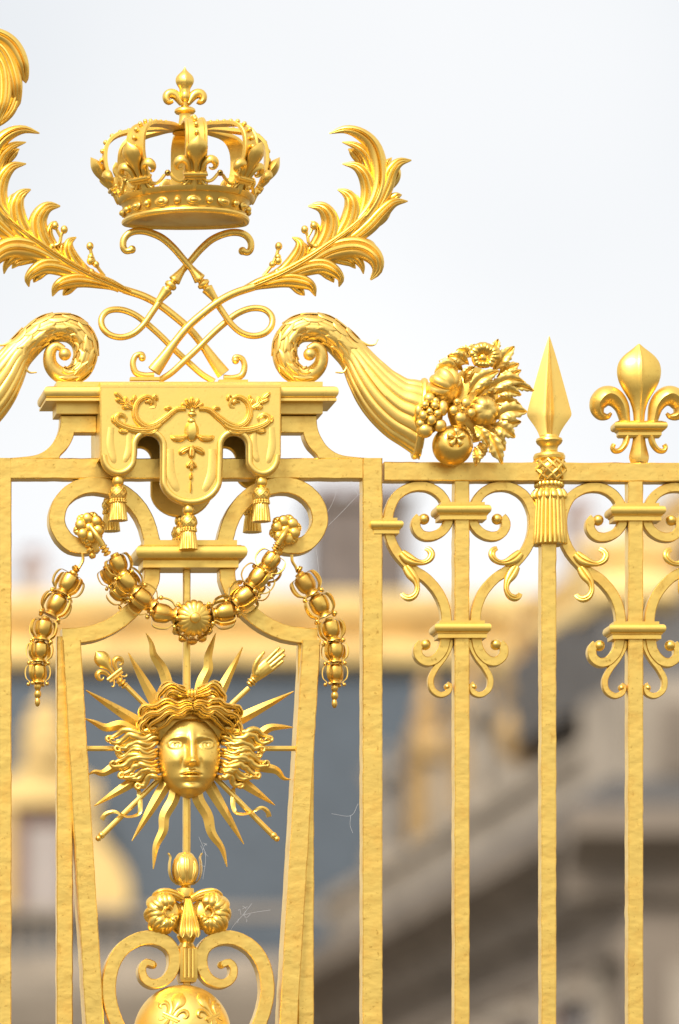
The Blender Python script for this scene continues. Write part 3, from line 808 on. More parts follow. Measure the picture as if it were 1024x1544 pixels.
# top fleur
m = MB()
lathe(m, [(19, 201), (13, 195), (10, 187), (8.5, 176), (9, 172.5), (14, 171), (16, 168.5), (15.5, 165.5), (12, 163), (6, 161), (4, 158)], c=(279, 0), n=24)
m.build('stem', G_CAST, crown)
m = MB()
profile_sweep(m, [160, 152, 143, 137, 134, 130, 124, 118, 113, 109, 105, 101], [6, 8, 9, 8, 8, 11, 14, 13.8, 11, 6, 2, .8], [6, 7, 8, 8, 8, 10, 12, 11, 9, 5, 2, .8], x=278.7, crease=.3, n=36)
for s in (1, -1):
    P = smooth_path([(278.7+s*x, y, 0) for x, y in ((5, 157), (9, 150), (14, 143.5), (21, 141), (26.5, 144), (27.5, 150.5), (23.5, 154.5), (19, 152.5))], 30)
    sweep(m, P, lambda t: dome(3.6+4.0*math.sin(PI*min(1, t*1.1)), 7.5, 13, 0, 1.0))
ball(m, (278.7, 146, 6), (7, 9, 6), 14, 9)
m.build('top_fleur', G_CAST, crown)

# ------------------------------------------------------------------ CROSSED SCROLLS under the crown
cross = thing('crossed_scrolls', 'two gilded sceptre shaped scrolls crossed and interlaced beneath the crown', 'ornament', 283, 576, 4)
XA = 282.6
def sceptre(ax=None, d=5):
    f = (lambda L: ZD(L)) if ax is None else (lambda L: mpts(ZD(L), ax))
    up = f([(232, 165, d+2), (205, 166, d), (190, 145, d), (193, 108, d), (218, 78, d), (262, 64, d), (320, 70, d), (390, 100, d), (450, 152, d), (500, 210, d), (545, 262, d)])
    lo = f([(640, 385, d), (668, 430, d), (700, 478, d), (748, 545, d), (800, 588, d), (860, 604, d), (918, 590, d), (954, 550, d-2), (956, 500, d-5), (920, 462, d-8), (855, 455, d-10), (785, 480, d-10), (720, 528, d-10), (650, 590, d-10), (580, 660, d-10), (500, 735, d-8), (440, 790, d-6), (378, 830, d-4)])
    m = MB(); tube(m, up, lambda t: 5.0+.6*math.sin(t*3), 12); tube(m, lo, 4.9, 12, steps=110)
    q = f([(234, 160)])[0]; ball(m, (q[0], q[1], d+1), 6.2)
    o = m.build('scroll', G_CAST, cross)
    a = f([(545, 262)])[0]; b = f([(640, 385)])[0]
    L = math.hypot(b[0]-a[0], b[1]-a[1])
    M = axes((a[0], a[1], d), (b[0]-a[0], b[1]-a[1], 0))
    m = MB()
    lathe(m, [(4.5, -6), (5.0, -2), (6.2, 5), (8.6, 15), (9.4, 17.5), (9.2, 19), (5.5, 20.5), (5, 22), (6, 23), (9.3, 25.5), (9.8, 28), (9, 30.5), (5.6, 32.5), (5.2, 34.5), (8.6, 36), (8.9, 38), (8.2, 40), (7.4, 45), (6, 52), (5.0, 60)], M, 20)
    m.build('sceptre_head', G_CAST, o)
    return o
sceptre(None, 6); sceptre(XA, -4)
def lstem(ax=None, d=9):
    f = (lambda L: ZD(L)) if ax is None else (lambda L: mpts(ZD(L), ax))
    L = f([(860, 355, d), (760, 388, d), (680, 430, d), (600, 490, d), (520, 560, d), (452, 642, d), (395, 722, d), (345, 790, d)])
    m = MB(); P = smooth_path(L, 48)
    sweep(m, P, lambda t: dome(6+(0 if t < .72 else 4.6*((t-.72)/.28)), 5.5, 9, 0, 1.0))
    C2 = f([(345, 812, d), (295, 812, d), (252, 796, d), (237, 752, d), (250, 712, d), (282, 702, d), (292, 722, d)])
    tube(m, C2, lambda t: 5.6-1.6*t, 12); q = f([(284, 722)])[0]; ball(m, (q[0], q[1], d+2), 5.6)
    rectlathe(m, *sorted([f([(222, 0)])[0][0], f([(372, 0)])[0][0]]), d-6, d+6, [(ZD([(0, 822)])[0][1], 0), (ZD([(0, 836)])[0][1]+.5, 0)])
    return m.build('lower_scroll', G_CAST, cross)
lstem(None, 12); lstem(XA+2.5, -9)

# ------------------------------------------------------------------ ACANTHUS BRANCHES
def acanthus(ax, label):
    f = (lambda L, d=0: p3(ZC(L), d)) if ax is None else (lambda L, d=0: p3(mpts(ZC(L), ax), d))
    cxy = f([(120, 890)])[0]
    t = thing('acanthus_branch', label, 'ornament', cxy[0], cxy[1], 8, group='acanthus branches beside the crown')
    m = MB()
    blade(m, f([(60, 925, 5), (160, 880, 7), (290, 825, 10), (420, 752, 11), (540, 672, 12), (650, 590, 12), (740, 500, 11), (785, 400, 8)]), 8, 8, 1, .55, .25, 50, wf=lambda t: (.5+.5*min(1, t/.12))*(1-.55*t))
    stem = m.build('midrib', G_CAST, t)
    lobes = [  # path, half width, height, ribs
        ([(640, 600, 6), (735, 500, 8), (785, 390, 9), (788, 280, 10), (758, 180, 11), (695, 118, 12), (615, 92, 12), (532, 110, 8)], 9.5, 9, 1),
        ([(690, 500, 3), (748, 400, 4), (758, 310, 5), (728, 225, 6), (668, 172, 7), (600, 152, 4)], 8, 7, 2),
        ([(700, 300, 2), (690, 240, 2), (650, 195, 2), (632, 184, 0)], 5, 5, 1),
        ([(620, 640, 4), (705, 540, 6), (738, 430, 7), (722, 340, 8), (672, 280, 9), (600, 264, 5)], 9.5, 8, 2),
        ([(540, 700, 4), (625, 590, 6), (652, 500, 7), (640, 440, 8), (610, 412, 9), (576, 396, 5)], 11, 9, 2),
        ([(580, 640, 2), (650, 560, 3), (682, 490, 3), (680, 440, 3), (660, 412, 0)], 6, 6, 1),
        ([(450, 745, 4), (520, 655, 6), (540, 570, 7), (520, 515, 8), (482, 486, 9), (424, 482, 5)], 11, 9, 2),
        ([(490, 700, 2), (540, 620, 3), (552, 560, 3), (540, 510, 3), (510, 474, 0)], 6, 6, 1),
        ([(440, 700, 2), (475, 640, 3), (478, 600, 3), (462, 566, 2), (440, 556, 0)], 5, 5, 1),
        ([(300, 815, 4), (355, 760, 6), (382, 705, 7), (376, 665, 8), (342, 642, 5)], 8.5, 8, 2),
        ([(350, 790, 2), (400, 735, 3), (412, 690, 3), (398, 664, 0)], 5, 5, 1),
        ([(720, 560, 5), (780, 470, 7), (822, 380, 8), (852, 300, 9), (895, 258, 10), (956, 246, 5)], 9.5, 8, 2),
        ([(800, 400, 2), (818, 320, 3), (832, 262, 3), (858, 228, 0)], 5, 5, 1),
        ([(820, 420, 2), (868, 350, 3), (890, 300, 2), (896, 280, 0)], 5.5, 5, 1),
        ([(640, 660, 4), (735, 590, 6), (805, 515, 7), (865, 465, 8), (938, 456, 4)], 8.5, 8, 2),
        ([(800, 500, 2), (840, 455, 3), (880, 428, 3), (910, 420, 0)], 5.5, 5, 1),
        ([(700, 620, 2), (770, 570, 2), (820, 535, 2), (852, 512, 0)], 5.5, 5, 1),
        ([(430, 770, 4), (540, 712, 6), (640, 692, 8), (715, 708, 10), (768, 756, 11), (778, 815, 10), (745, 862, 5)], 12.5, 10, 2),
        ([(620, 690, 2), (690, 668, 3), (745, 680, 3), (780, 712, 0)], 6, 6, 1),
        ([(540, 740, 2), (610, 728, 3), (668, 745, 4), (702, 785, 3), (712, 828, 0)], 7, 6, 2),
        ([(500, 760, 1), (580, 752, 2), (640, 766, 2), (672, 800, 0)], 5.5, 5, 1),
        ([(320, 832, 4), (420, 796, 6), (500, 790, 8), (560, 820, 9), (592, 858, 8), (584, 896, 3)], 9.5, 8, 2),
        ([(440, 812, 1), (500, 812, 2), (540, 840, 2), (560, 872, 0)], 5.5, 5, 1),
        ([(200, 882, 4), (300, 862, 6), (380, 868, 7), (440, 895, 7), (464, 945, 3)], 8.5, 8, 2),
        ([(300, 872, 1), (360, 890, 2), (410, 938, 0)], 5.5, 5, 1),
    ]
    MR = np.array(smooth_path([(60, 925), (160, 880), (290, 825), (420, 752), (540, 672), (650, 590), (740, 500), (785, 400)], 120))
    for k, (L, hw, H, rb) in enumerate(lobes):
        st = np.array(L[0][:2]); j = int(np.argmin(np.linalg.norm(MR-st, axis=1))); big = len(L) > 4
        pre = []
        if big:
            off = (st-MR[j])*.5; j2 = max(8, j-24); j3 = max(12, j-12)
            if j-j2 > 6: pre = [(MR[j2][0]+off[0]*.6, MR[j2][1]+off[1]*.6, 0), (MR[j3][0]+off[0], MR[j3][1]+off[1], 3)]
        def wf(t):
            if t < .6:
                q = t/.6; return .42+.58*q*q*(3-2*q)
            q = (t-.6)/.4; return .08+.92*(1-q**2.3)
        m = MB(); blade(m, f(pre+list(L)), hw*1.36, H*1.2, rb, n=38, curl=5, amp=.34, m=21, wf=wf); m.build('leaf_lobe', G_CAST, t)
    for paths, extra in (([([(195, 840, 6), (235, 790, 9), (262, 735, 11), (272, 690, 12)], 2.6), ([(225, 800, 8), (255, 780, 10), (270, 765, 12)], 2.4), ([(200, 836, 6), (245, 832, 9), (265, 825, 11)], 2.4)], ((268, 745, 12), (240, 782, 10), (268, 828, 11))),
                         ([([(475, 690, 8), (430, 675, 11), (420, 635, 12), (405, 605, 13)], 2.6), ([(421, 645, 12), (440, 610, 12), (452, 585, 13)], 2.4)], ((465, 690, 11),))):
        m = MB()
        for L, r in paths:
            P = f(L); tube(m, P, r, 8); ball(m, P[-1], (5.6, 6.4, 5.4), 12, 8)
        for c in extra: ball(m, f([c])[0], 5.0, 10, 7)
        m.build('berry_sprig', G_CAST, t)
    return t
acanthus(None, 'gilded acanthus branch sweeping up to the right of the crown')
acanthus(277.5, 'gilded acanthus branch left of the crown, its tips cut by the picture edge')

# big leaf at top left
lf = thing('leaf_scroll', 'large curled gilded leaf at the upper left edge of the photo', 'ornament', -30, 195, 8)
for L, hw, H, rb in (([(-60, 62, 4), (-25, 50, 8), (0, 55, 11), (20, 70, 12), (33, 95, 12), (39, 126, 7)], 11, 11, 1),
                     ([(-60, 80, 2), (-20, 62, 6), (2, 72, 9), (16, 95, 10), (24, 125, 10), (27, 162, 4)], 11, 10, 2),
                     ([(-60, 100, 0), (-20, 78, 5), (0, 92, 8), (8, 120, 9), (6, 155, 8), (-6, 190, 3)], 12, 10, 2),
                     ([(20, 100, 2), (26, 130, 4), (16, 165, 4), (-6, 190, 1)], 9, 8, 2),
                     ([(-60, 130, 0), (-24, 105, 4), (-12, 130, 6), (-12, 165, 5), (-30, 200, 2)], 12, 10, 2)):
    m = MB(); blade(m, L, hw, H, rb, .6, .55, 30, curl=3, m=21); m.build('leaf_lobe', G_CAST, lf)
m = MB(); tube(m, [(-30, 190, 0), (-60, 240, 0), (-80, 340, 0), (-70, 460, 0), (-60, 580, 0), (-60, 692, 0)], lambda t: 7+3*t, 12); m.build('stem', G_CAST, lf)

# ------------------------------------------------------------------ CORNUCOPIAS
def toothed_leaf(L, hw, teeth=5):
    m = MB(); n = teeth*5+1; us = np.linspace(-1, 1, 11)
    P = smooth_path(L, 60); T = np.gradient(P[:, :2], axis=0); T /= np.linalg.norm(T, axis=1)[:, None]+1e-9
    front = []; back = []
    for i in range(n):
        t = i/(n-1.0); w_ = hw*(math.sin(PI*min(1, t*.97+.03)**.75)**.85 if t < 1 else .03)
        saw = 1.06-.30*(1-((t*teeth) % 1.0)) if t < .99 else 1
        rf = []; rb = []
        for u in us:
            tt = min(1.0, t+.13*abs(u)*(1-t)**.5); k = tt*59; i0 = int(k); i1 = min(59, i0+1); fr_ = k-i0
            p = P[i0]*(1-fr_)+P[i1]*fr_; tg = T[i0]
            q = abs(u)**1.4 if abs(u) > .9 else abs(u)
            x = w_*u*(saw if abs(u) > .7 else 1)
            h = 2.6*math.sin(PI*min(1, abs(u)*1.15)*.62)-1.3*(1-min(1, abs(u)*3.2))+.55*math.cos(2*PI*t*teeth)*min(1, abs(u)*2)-2.8*max(0, abs(u)-.7)
            rf.append((p[0]-tg[1]*x, p[1]+tg[0]*x, p[2]+h)); rb.append((p[0]-tg[1]*x*.94, p[1]+tg[0]*x*.94, p[2]+h-1.5))
        front.append(rf+rb[::-1])
    m.skin(front)
    return m
def cornucopia(ax, label):
    F = (lambda L, d=0: p3(L, d)) if ax is None else (lambda L, d=0: p3(mpts(L, ax), d))
    c0 = F([(560, 690)])[0]
    t = thing('cornucopia', label, 'cornucopia', c0[0], c0[1], 25, group='cornucopias on the gate top')
    rows = [(467, 524, 5, 12), (478, 519, 7, 10), (487, 527, 9, 8), (487, 544, 10.5, 5), (477, 557, 12, 2), (461, 563, 13.5, 0), (446, 556, 16, 0), (436, 542, 18, 0), (433, 524, 19, 0), (438, 506, 20, 0), (452, 493, 20.8, 0), (470, 489, 21.5, 0), (490, 492, 22, 0), (508, 503, 22.5, 0), (524, 518, 23, 0), (540, 536, 25, 2), (557, 562, 32, 4), (579, 591, 40, 6), (602, 612, 47, 8), (622, 622, 53, 10), (642, 632, 59, 10)]
    Q = smooth_path([(r[0], r[1], r[3], r[2]) for r in rows], 110)
    XY = np.array(F([(q[0], q[1], q[2]) for q in Q]))
    T = np.gradient(XY[:, :2], axis=0); T /= np.linalg.norm(T, axis=1)[:, None]
    bl = np.clip((np.arange(110)-84)/22.0, 0, 1)[:, None]; T = T*(1-bl)+np.array([[1.0 if ax is None else -1.0, .12]])*bl; T /= np.linalg.norm(T, axis=1)[:, None]
    NR = np.stack([-T[:, 1], T[:, 0]], 1); s0 = 1 if ax is None else -1
    HS = 1-.42*np.clip((np.arange(110)-60)/45.0, 0, 1)
    def pt(i, th, k=1.0, add=0):
        r = Q[i, 3]*k+add
        return np.array((XY[i, 0]+NR[i, 0]*r*math.cos(th)*s0, XY[i, 1]+NR[i, 1]*r*math.cos(th)*s0, XY[i, 2]+r*math.sin(th)*HS[i]))
    m = MB(); nth = 96; rings = []
    for i in range(110):
        g = .085*min(1, max(0, (i-66)/12.0))
        rings.append([tuple(pt(i, 2*PI*j/nth, 1-g+g*min(1, 1.35*abs(math.cos(8*2*PI*j/nth)))**.55)) for j in range(nth)])
    m.skin(rings); horn = m.build('horn', G_PALE, t)
    m = MB(); q = F([(467, 534)])[0]; ball(m, (q[0], q[1], 24), (9.5, 9.5, 9.5), 20, 12); m.build('eye', G_PALE, horn)
    # overlapping leaf scales along the curl, each its own piece
    for a, i in enumerate(range(18, 68, 5)):
        for b, th in enumerate(np.radians([15, 52, 90, 128, 165])):
            th2 = th+(.3 if a % 2 else 0)
            ln = int(7+.03*i)
            L = [tuple(pt(min(109, i+6-int(q*ln)) , th2+.22*math.sin(q*2.5)*(1 if b < 2 else -1), 1.0, -.6+1.7*q)) for q in (0, .35, .7, 1.0)]
            m = MB(); 
            # scale drawn as a thin pointed blade lying on the horn
            P = smooth_path(L, 10); nrm = pt(i, th2)-XY[i]; nrm /= np.linalg.norm(nrm)
            Tn = np.gradient(P, axis=0); rr = []
            for k in range(10):
                tv = Tn[k]/np.linalg.norm(Tn[k]); sd_ = np.cross(tv, nrm); w_ = Q[i, 3]*.27*wleaf(k/9., .45, .45, .05)
                rr.append([tuple(P[k]+sd_*w_*u+nrm*h) for u, h in ((-1, -.6), (-.5, .8), (0, 1.3), (.5, .8), (1, -.6), (0, -1.4))])
            m.skin(rr); m.build('leaf_scale', G_PALE, horn)
    # curled leaf tips where scales meet the flutes
    for L, r in (([(545, 510, 6), (558, 517, 8), (568, 516, 8), (573, 508, 8)], 2.4), ([(521, 540, 10), (525, 551, 12), (519, 559, 12), (508, 559, 12)], 2.6)):
        m = MB(); tube(m, F(L), lambda t: r*(1-.6*t), 8); m.build('leaf_tip', G_PALE, horn)
    # rim of the mouth
    m = MB(); i = 107
    ringp = [tuple(pt(i, a, 1.0, 1.0)) for a in np.linspace(0, 2*PI, 40, endpoint=False)]
    P = np.array(ringp); rr = []
    ctr = XY[i]; tv = np.array((T[i, 0], T[i, 1], 0))
    for p in P:
        o = (p-ctr)/np.linalg.norm(p-ctr)
        rr.append([tuple(p+o*4.2*math.cos(a)+tv*5*math.sin(a)) for a in np.linspace(0, 2*PI, 8, endpoint=False)])
    m.skin(rr, loop=True); m.build('mouth_rim', G_PALE, horn)
    f = lambda L, d=0: F(ZN(p3(L, d)))
    def fruit(name, c, r, d, lob=0, amp=.06, ax3=(0, 0, 1), sq=1.0, mat=G_PALE):
        q = f([c])[0]; m = MB()
        M = axes((q[0], q[1], d), (ax3[0]*s0, ax3[1], ax3[2]))
        prof = [(r*math.sin(a)*(1.0), -r*sq*math.cos(a)*(1-.22*math.exp(-(PI-a)**2*9))) for a in np.linspace(.02, PI-.02, 18)]
        lathe(m, prof, M, 48, (lambda a, h: 1-amp+amp*abs(math.cos(a*lob/2))**.5*1.6) if lob else None)
        return m.build(name, mat, t)
    p = fruit('pumpkin', (335, 365), 27, 34, 9, .2, (.55, .45, .7), .85)
    fr_ = fruit('melon', (612, 548), 21.5, 42, 6, .09, (.15, .1, 1), 1.0)
    pg = fruit('pomegranate', (388, 802), 30.5, 40, 0, 0, (0, -.1, 1), .95, G_OLD)
    m = MB(); q = f([(390, 768)])[0]
    for k in range(5):
        a = 2*PI*k/5-PI/2
        blade(m, [(q[0]+s0*3*math.cos(a), q[1]+3*math.sin(a), 69), (q[0]+s0*9*math.cos(a), q[1]+9*math.sin(a), 69.5), (q[0]+s0*15*math.cos(a), q[1]+15*math.sin(a), 68)], 4.6, 3.6, 0, .35, .7, 12)
    ball(m, (q[0], q[1], 70), 3.2, 10, 6); m.build('calyx', G_PALE, pg)
    for c, r, rt in (((205, 470), 9, 9), ((170, 520), 6.4, 6.4), ((240, 525), 6.6, 6.6), ((305, 540), 8, 12), ((125, 560), 6, 9), ((200, 570), 5, 5), ((260, 585), 6.4, 6), ((155, 600), 7, 8), ((215, 632), 7.2, 8), ((285, 668), 10, 10), ((175, 702), 12.5, 11.5), ((140, 655), 7, 7), ((250, 490), 6, 6)):
        q = f([c])[0]; m = MB(); dd = math.hypot(c[0]-205, c[1]-585)/150.
        ball(m, (q[0], q[1], 62-16*dd*dd), (r, rt, r), 16, 10); m.build('grape', G_PALE, t)
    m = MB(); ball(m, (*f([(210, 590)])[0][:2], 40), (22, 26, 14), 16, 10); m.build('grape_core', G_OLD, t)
    q = f([(440, 556)])[0]; m = MB()
    ball(m, (q[0], q[1], 66), 4, 12, 8); fl = m.build('flower', G_OLD, t)
    for c, r in (((404, 500), 5.6), ((470, 507), 8), ((380, 562), 7.4), ((506, 580), 7), ((430, 614), 9)):
        q = f([c])[0]; m = MB(); ball(m, (q[0], q[1], 60), (r, r, 6), 14, 9); m.build('petal', G_PALE, fl)
    m = MB(); ball(m, (*f([(606, 165)])[0][:2], 47), (7, 7, 5), 14, 8, lambda a, b: 1+.12*math.cos(5*b)*math.sin(3*a)); ff = m.build('flower', G_OLD, t)
    for k, (tx, ty) in enumerate(((510, 95), (585, 52), (650, 62), (735, 125), (700, 200), (600, 245), (520, 190))):
        b = f([(606+(tx-606)*.15, 165+(ty-165)*.15)], 46)[0]; e = f([(tx, ty)], 50)[0]
        mid = ((b[0]+e[0])/2, (b[1]+e[1])/2, 53)
        m = MB(); blade(m, [b, mid, e], 10.5, 3.5, 2, .45, .72, 14, back=.6); m.build('petal', G_OLD, ff)  # darker gilt puts the shade of these down-facing petals into the colour
    lv = [((690, 250), (770, 150), (853, 62), 30, 11), ((730, 280), (820, 225), (892, 185), 26, 10), ((700, 320), (800, 290), (900, 240), 34, 9), ((640, 390), (790, 325), (912, 335), 44, 11), ((760, 350), (880, 360), (992, 395), 36, 8),
          ((690, 420), (790, 400), (895, 430), 40, 10), ((690, 470), (790, 470), (900, 492), 30, 9), ((690, 610), (800, 555), (935, 555), 42, 14), ((690, 650), (790, 640), (900, 620), 34, 10), ((670, 640), (760, 680), (850, 742), 40, 12),
          ((640, 660), (710, 740), (780, 835), 36, 12), ((620, 680), (690, 800), (748, 945), 48, 10), ((530, 660), (590, 735), (640, 825), 56, 9), ((545, 810), (560, 880), (553, 957), 48, 8), ((600, 760), (610, 820), (610, 890), 30, 9), ((690, 760), (720, 840), (778, 838), 24, 9),
          ((490, 440), (580, 330), (720, 262), 52, 11), ((480, 330), (500, 260), (560, 215), 34, 7), ((440, 260), (350, 215), (262, 262), 36, 11), ((480, 240), (400, 190), (300, 170), 30, 10), ((520, 200), (430, 150), (355, 140), 36, 10), ((560, 140), (500, 100), (430, 88), 26, 9), ((660, 130), (700, 80), (722, 20), 42, 7), ((560, 120), (550, 80), (560, 46), 30, 8),
          ((560, 450), (650, 370), (760, 350), 40, 9), ((480, 640), (500, 760), (540, 820), 38, 9)]
    for a, b, c, dd, hw in lv:
        L = f([a], dd-6)+f([b], dd+3)+f([c], dd-3)
        toothed_leaf(L, hw*1.12).build('leaf', G_PALE, t)
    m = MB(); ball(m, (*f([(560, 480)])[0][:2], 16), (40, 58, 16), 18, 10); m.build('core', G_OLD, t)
    return t
cornucopia(None, 'gilded cornucopia spilling fruit, flowers and leaves, between the pelmet and the spear')
cornucopia(282.5, 'gilded cornucopia curl left of the pelmet, mostly cut off by the picture edge')

# ------------------------------------------------------------------ FENCE PANEL (right)
fence = thing('railing_panel', 'gilded iron railing with plain upright bars and scrolls under the top rail', 'railing', 760, GROUND_PY, 15)
part('top_rail', G_FORGED, fence, hbar, 580, 2030, 696, 724.5, -14.6, 14.6, dy=5.2)
for xx in range(687, 2030, 131):
    part('upright_bar', G_FORGED, fence, vbar, xx-1, xx+21.5, 725.5, GROUND_PY-2, -13.5, 13.5)
part('bottom_rail', G_FORGED, fence, hbar, 580, 2030, 2990, 3022, -14, 14)
BXC = 696.6
def zlm(L, s): return ZL(L) if s > 0 else mpts(ZL(L), BXC)
scroll_objs = []
def fence_scroll(s):
    f = lambda L: zlm(L, s)
    m = MB()
    P = f([(372, 348), (352, 372), (352, 412), (385, 452), (440, 461), (498, 438), (538, 390), (548, 330), (530, 265), (488, 205), (415, 167), (320, 170), (236, 222), (192, 310), (184, 395), (200, 480), (238, 556), (300, 628), (345, 668), (412, 712), (480, 790), (520, 880), (532, 975), (524, 1080), (505, 1145), (460, 1195), (408, 1205), (366, 1172), (362, 1125), (385, 1096)])
    bar(m, P, lambda t: 7.0+.8*min(1, t*1.3)-(1.2*max(0, t-.85)/.15), 8, 1.2, n=150, wob=.08)
    o = m.build('scroll', G_FORGED, fence)
    for c in ((399, 358), (407, 1104)):
        m = MB(); q = f([c])[0]; ball(m, (q[0], q[1], 3), (8.4, 8.4, 9.5), 16, 10); m.build('scroll_eye', G_CAST, o)
    m = MB()
    P = f([(553, 1075), (549, 1120), (515, 1185), (470, 1245), (440, 1310), (450, 1370), (495, 1402), (540, 1388), (552, 1352), (535, 1338)])
    bar(m, P, lambda t: 4.9-.8*t, 6, 1.0, n=56); q = f([(538, 1354)])[0]; ball(m, (q[0], q[1], 1), (5.2, 5.2, 7), 12, 8)
    m.build('loop_scroll', G_FORGED, o)
    for L, hw in (([(262, 560, 8), (300, 596, 11), (345, 618, 13), (390, 622, 14), (425, 603, 14), (438, 572, 13), (425, 545, 11), (402, 533, 9)], 8.4), ([(288, 640, 8), (318, 690, 11), (345, 735, 13), (352, 780, 14), (335, 818, 14), (302, 833, 13), (275, 820, 11), (264, 803, 9)], 8.4)):
        m = MB(); P = f(L)
        blade(m, P, hw, 4, 1, .5, .5, 34, back=.8, wf=lambda t: (.75+.25*math.sin(t*9))*(1-.55*max(0, t-.55)/.45)); m.build('scroll_leaf', G_CAST, o)
    return o
scroll_objs = [fence_scroll(1), fence_scroll(-1)]
def collar(x0, x1, y0, y1, hd=17, e=0):
    m = MB(); h = y1-y0
    rectlathe(m, x0+6, x1-6, -hd, hd, [(y0-4.5, -1), (y0-.4, -1), (y0, 1.5)]+halfround(y0+.3, y0+h*.62, 3, .7)+[(y0+h*.68, 3.5), (y0+h*.72, 1.5), (y1, 1.5)])
    return m.build('collar', G_CAST, fence)
cols = [collar(658, 738, 761.5, 783.5), collar(655.5, 738, 940, 962)]
collar(559, 606.5, 785, 804.5, 15)
U = 263*S*(D-15*S)/D
DZU = -1.6*S
for o in scroll_objs+cols:
    for q in range(1, 5): copy_tree(o, q*U, dz=q*DZU, parent=fence)

# ------------------------------------------------------------------ SPEAR FINIAL with tassel
spear = thing('spear_finial', 'gilded spearhead finial with a netted tassel hanging over the top rail', 'finial', 829, 821, 4)
cxs = 829
m = MB()
gy = [65, 75, 150, 250, 350, 450, 545, 575, 610, 650, 682]
hw = [2, 6, 30, 59, 87, 114, 139, 118, 92, 68, 57]; th = [2, 5, 14, 24, 32, 38, 42, 42, 43, 46, 50]
def ridge(u):
    a = abs(u); return .42*(1-a)+.58*math.exp(-(a/.13)**2)
m2 = MB(); profile_sweep(m2, [490+g/4.0315 for g in gy], [h/4.03 for h in hw], [t_/4.03 for t_ in th], x=829, m=33, ridge=ridge, n=60)
m2.build('spearhead', G_PALE, spear, angle=25)
m = MB()
lathe(m, [(13, 656), (14, 659), (19, 661), (20, 664.5), (18.5, 668), (14, 672), (12.5, 676), (12.5, 680), (15, 682.5), (22, 684), (24, 688), (23.5, 692), (20, 696)], c=(cxs, 0), n=32)
m.build('neck', G_CAST, spear)
m = MB(); lathe(m, [(18, 694), (22.5, 698), (25, 705), (25.2, 711), (23.5, 718), (20, 724), (18, 726)], c=(cxs, 0), n=32); bulb = m.build('bulb', G_OLD, spear)
m = MB()
for s in (-1, 1):
    for k in range(10):
        pts = []
        for q in np.linspace(0, 1, 9):
            a = 2*PI*k/10+s*q*1.25; y = 694.5+q*30; rr = 19.5+6.4*math.sin(PI*min(1, max(0, .08+q*.86)))
            pts.append((cxs+rr*math.cos(a), y, rr*math.sin(a)))
        tube(m, pts, 2.5, 6, steps=12)
m.build('net', G_CAST, bulb)
m = MB()
for k in range(20):
    a = 2*PI*k/20; ball(m, (cxs+19.5*math.cos(a), 731, 19.5*math.sin(a)), (3.4, 4.8, 3.4), 8, 6)
lathe(m, [(17, 724), (19, 727), (19, 735), (18, 740)], c=(cxs, 0), n=24)
m.build('bead_ring', G_CAST, spear)
m = MB()
lathe(m, [(17, 738), (20, 741), (22, 745), (23.5, 752), (25, 775), (26.5, 805), (27.3, 820), (26, 821.5), (20, 821), (6, 818)], c=(cxs, 0), n=132, mod=lambda a, h: 1-.1*(1-abs(math.cos(a*11))**.55) if h > 748 else 1)
sk = m.build('tassel_skirt', G_CAST, spear)
m = MB()
for k in range(14):
    a = 2*PI*k/14+.1
    blade(m, [(cxs+19*math.cos(a), 739, 19*math.sin(a)), (cxs+23.5*math.cos(a), 746, 23.5*math.sin(a)), (cxs+25*math.cos(a), 754, 25*math.sin(a))], 4.4, 2.2, 0, .9, .5, 10, back=.8)
m.build('scallops', G_CAST, sk)

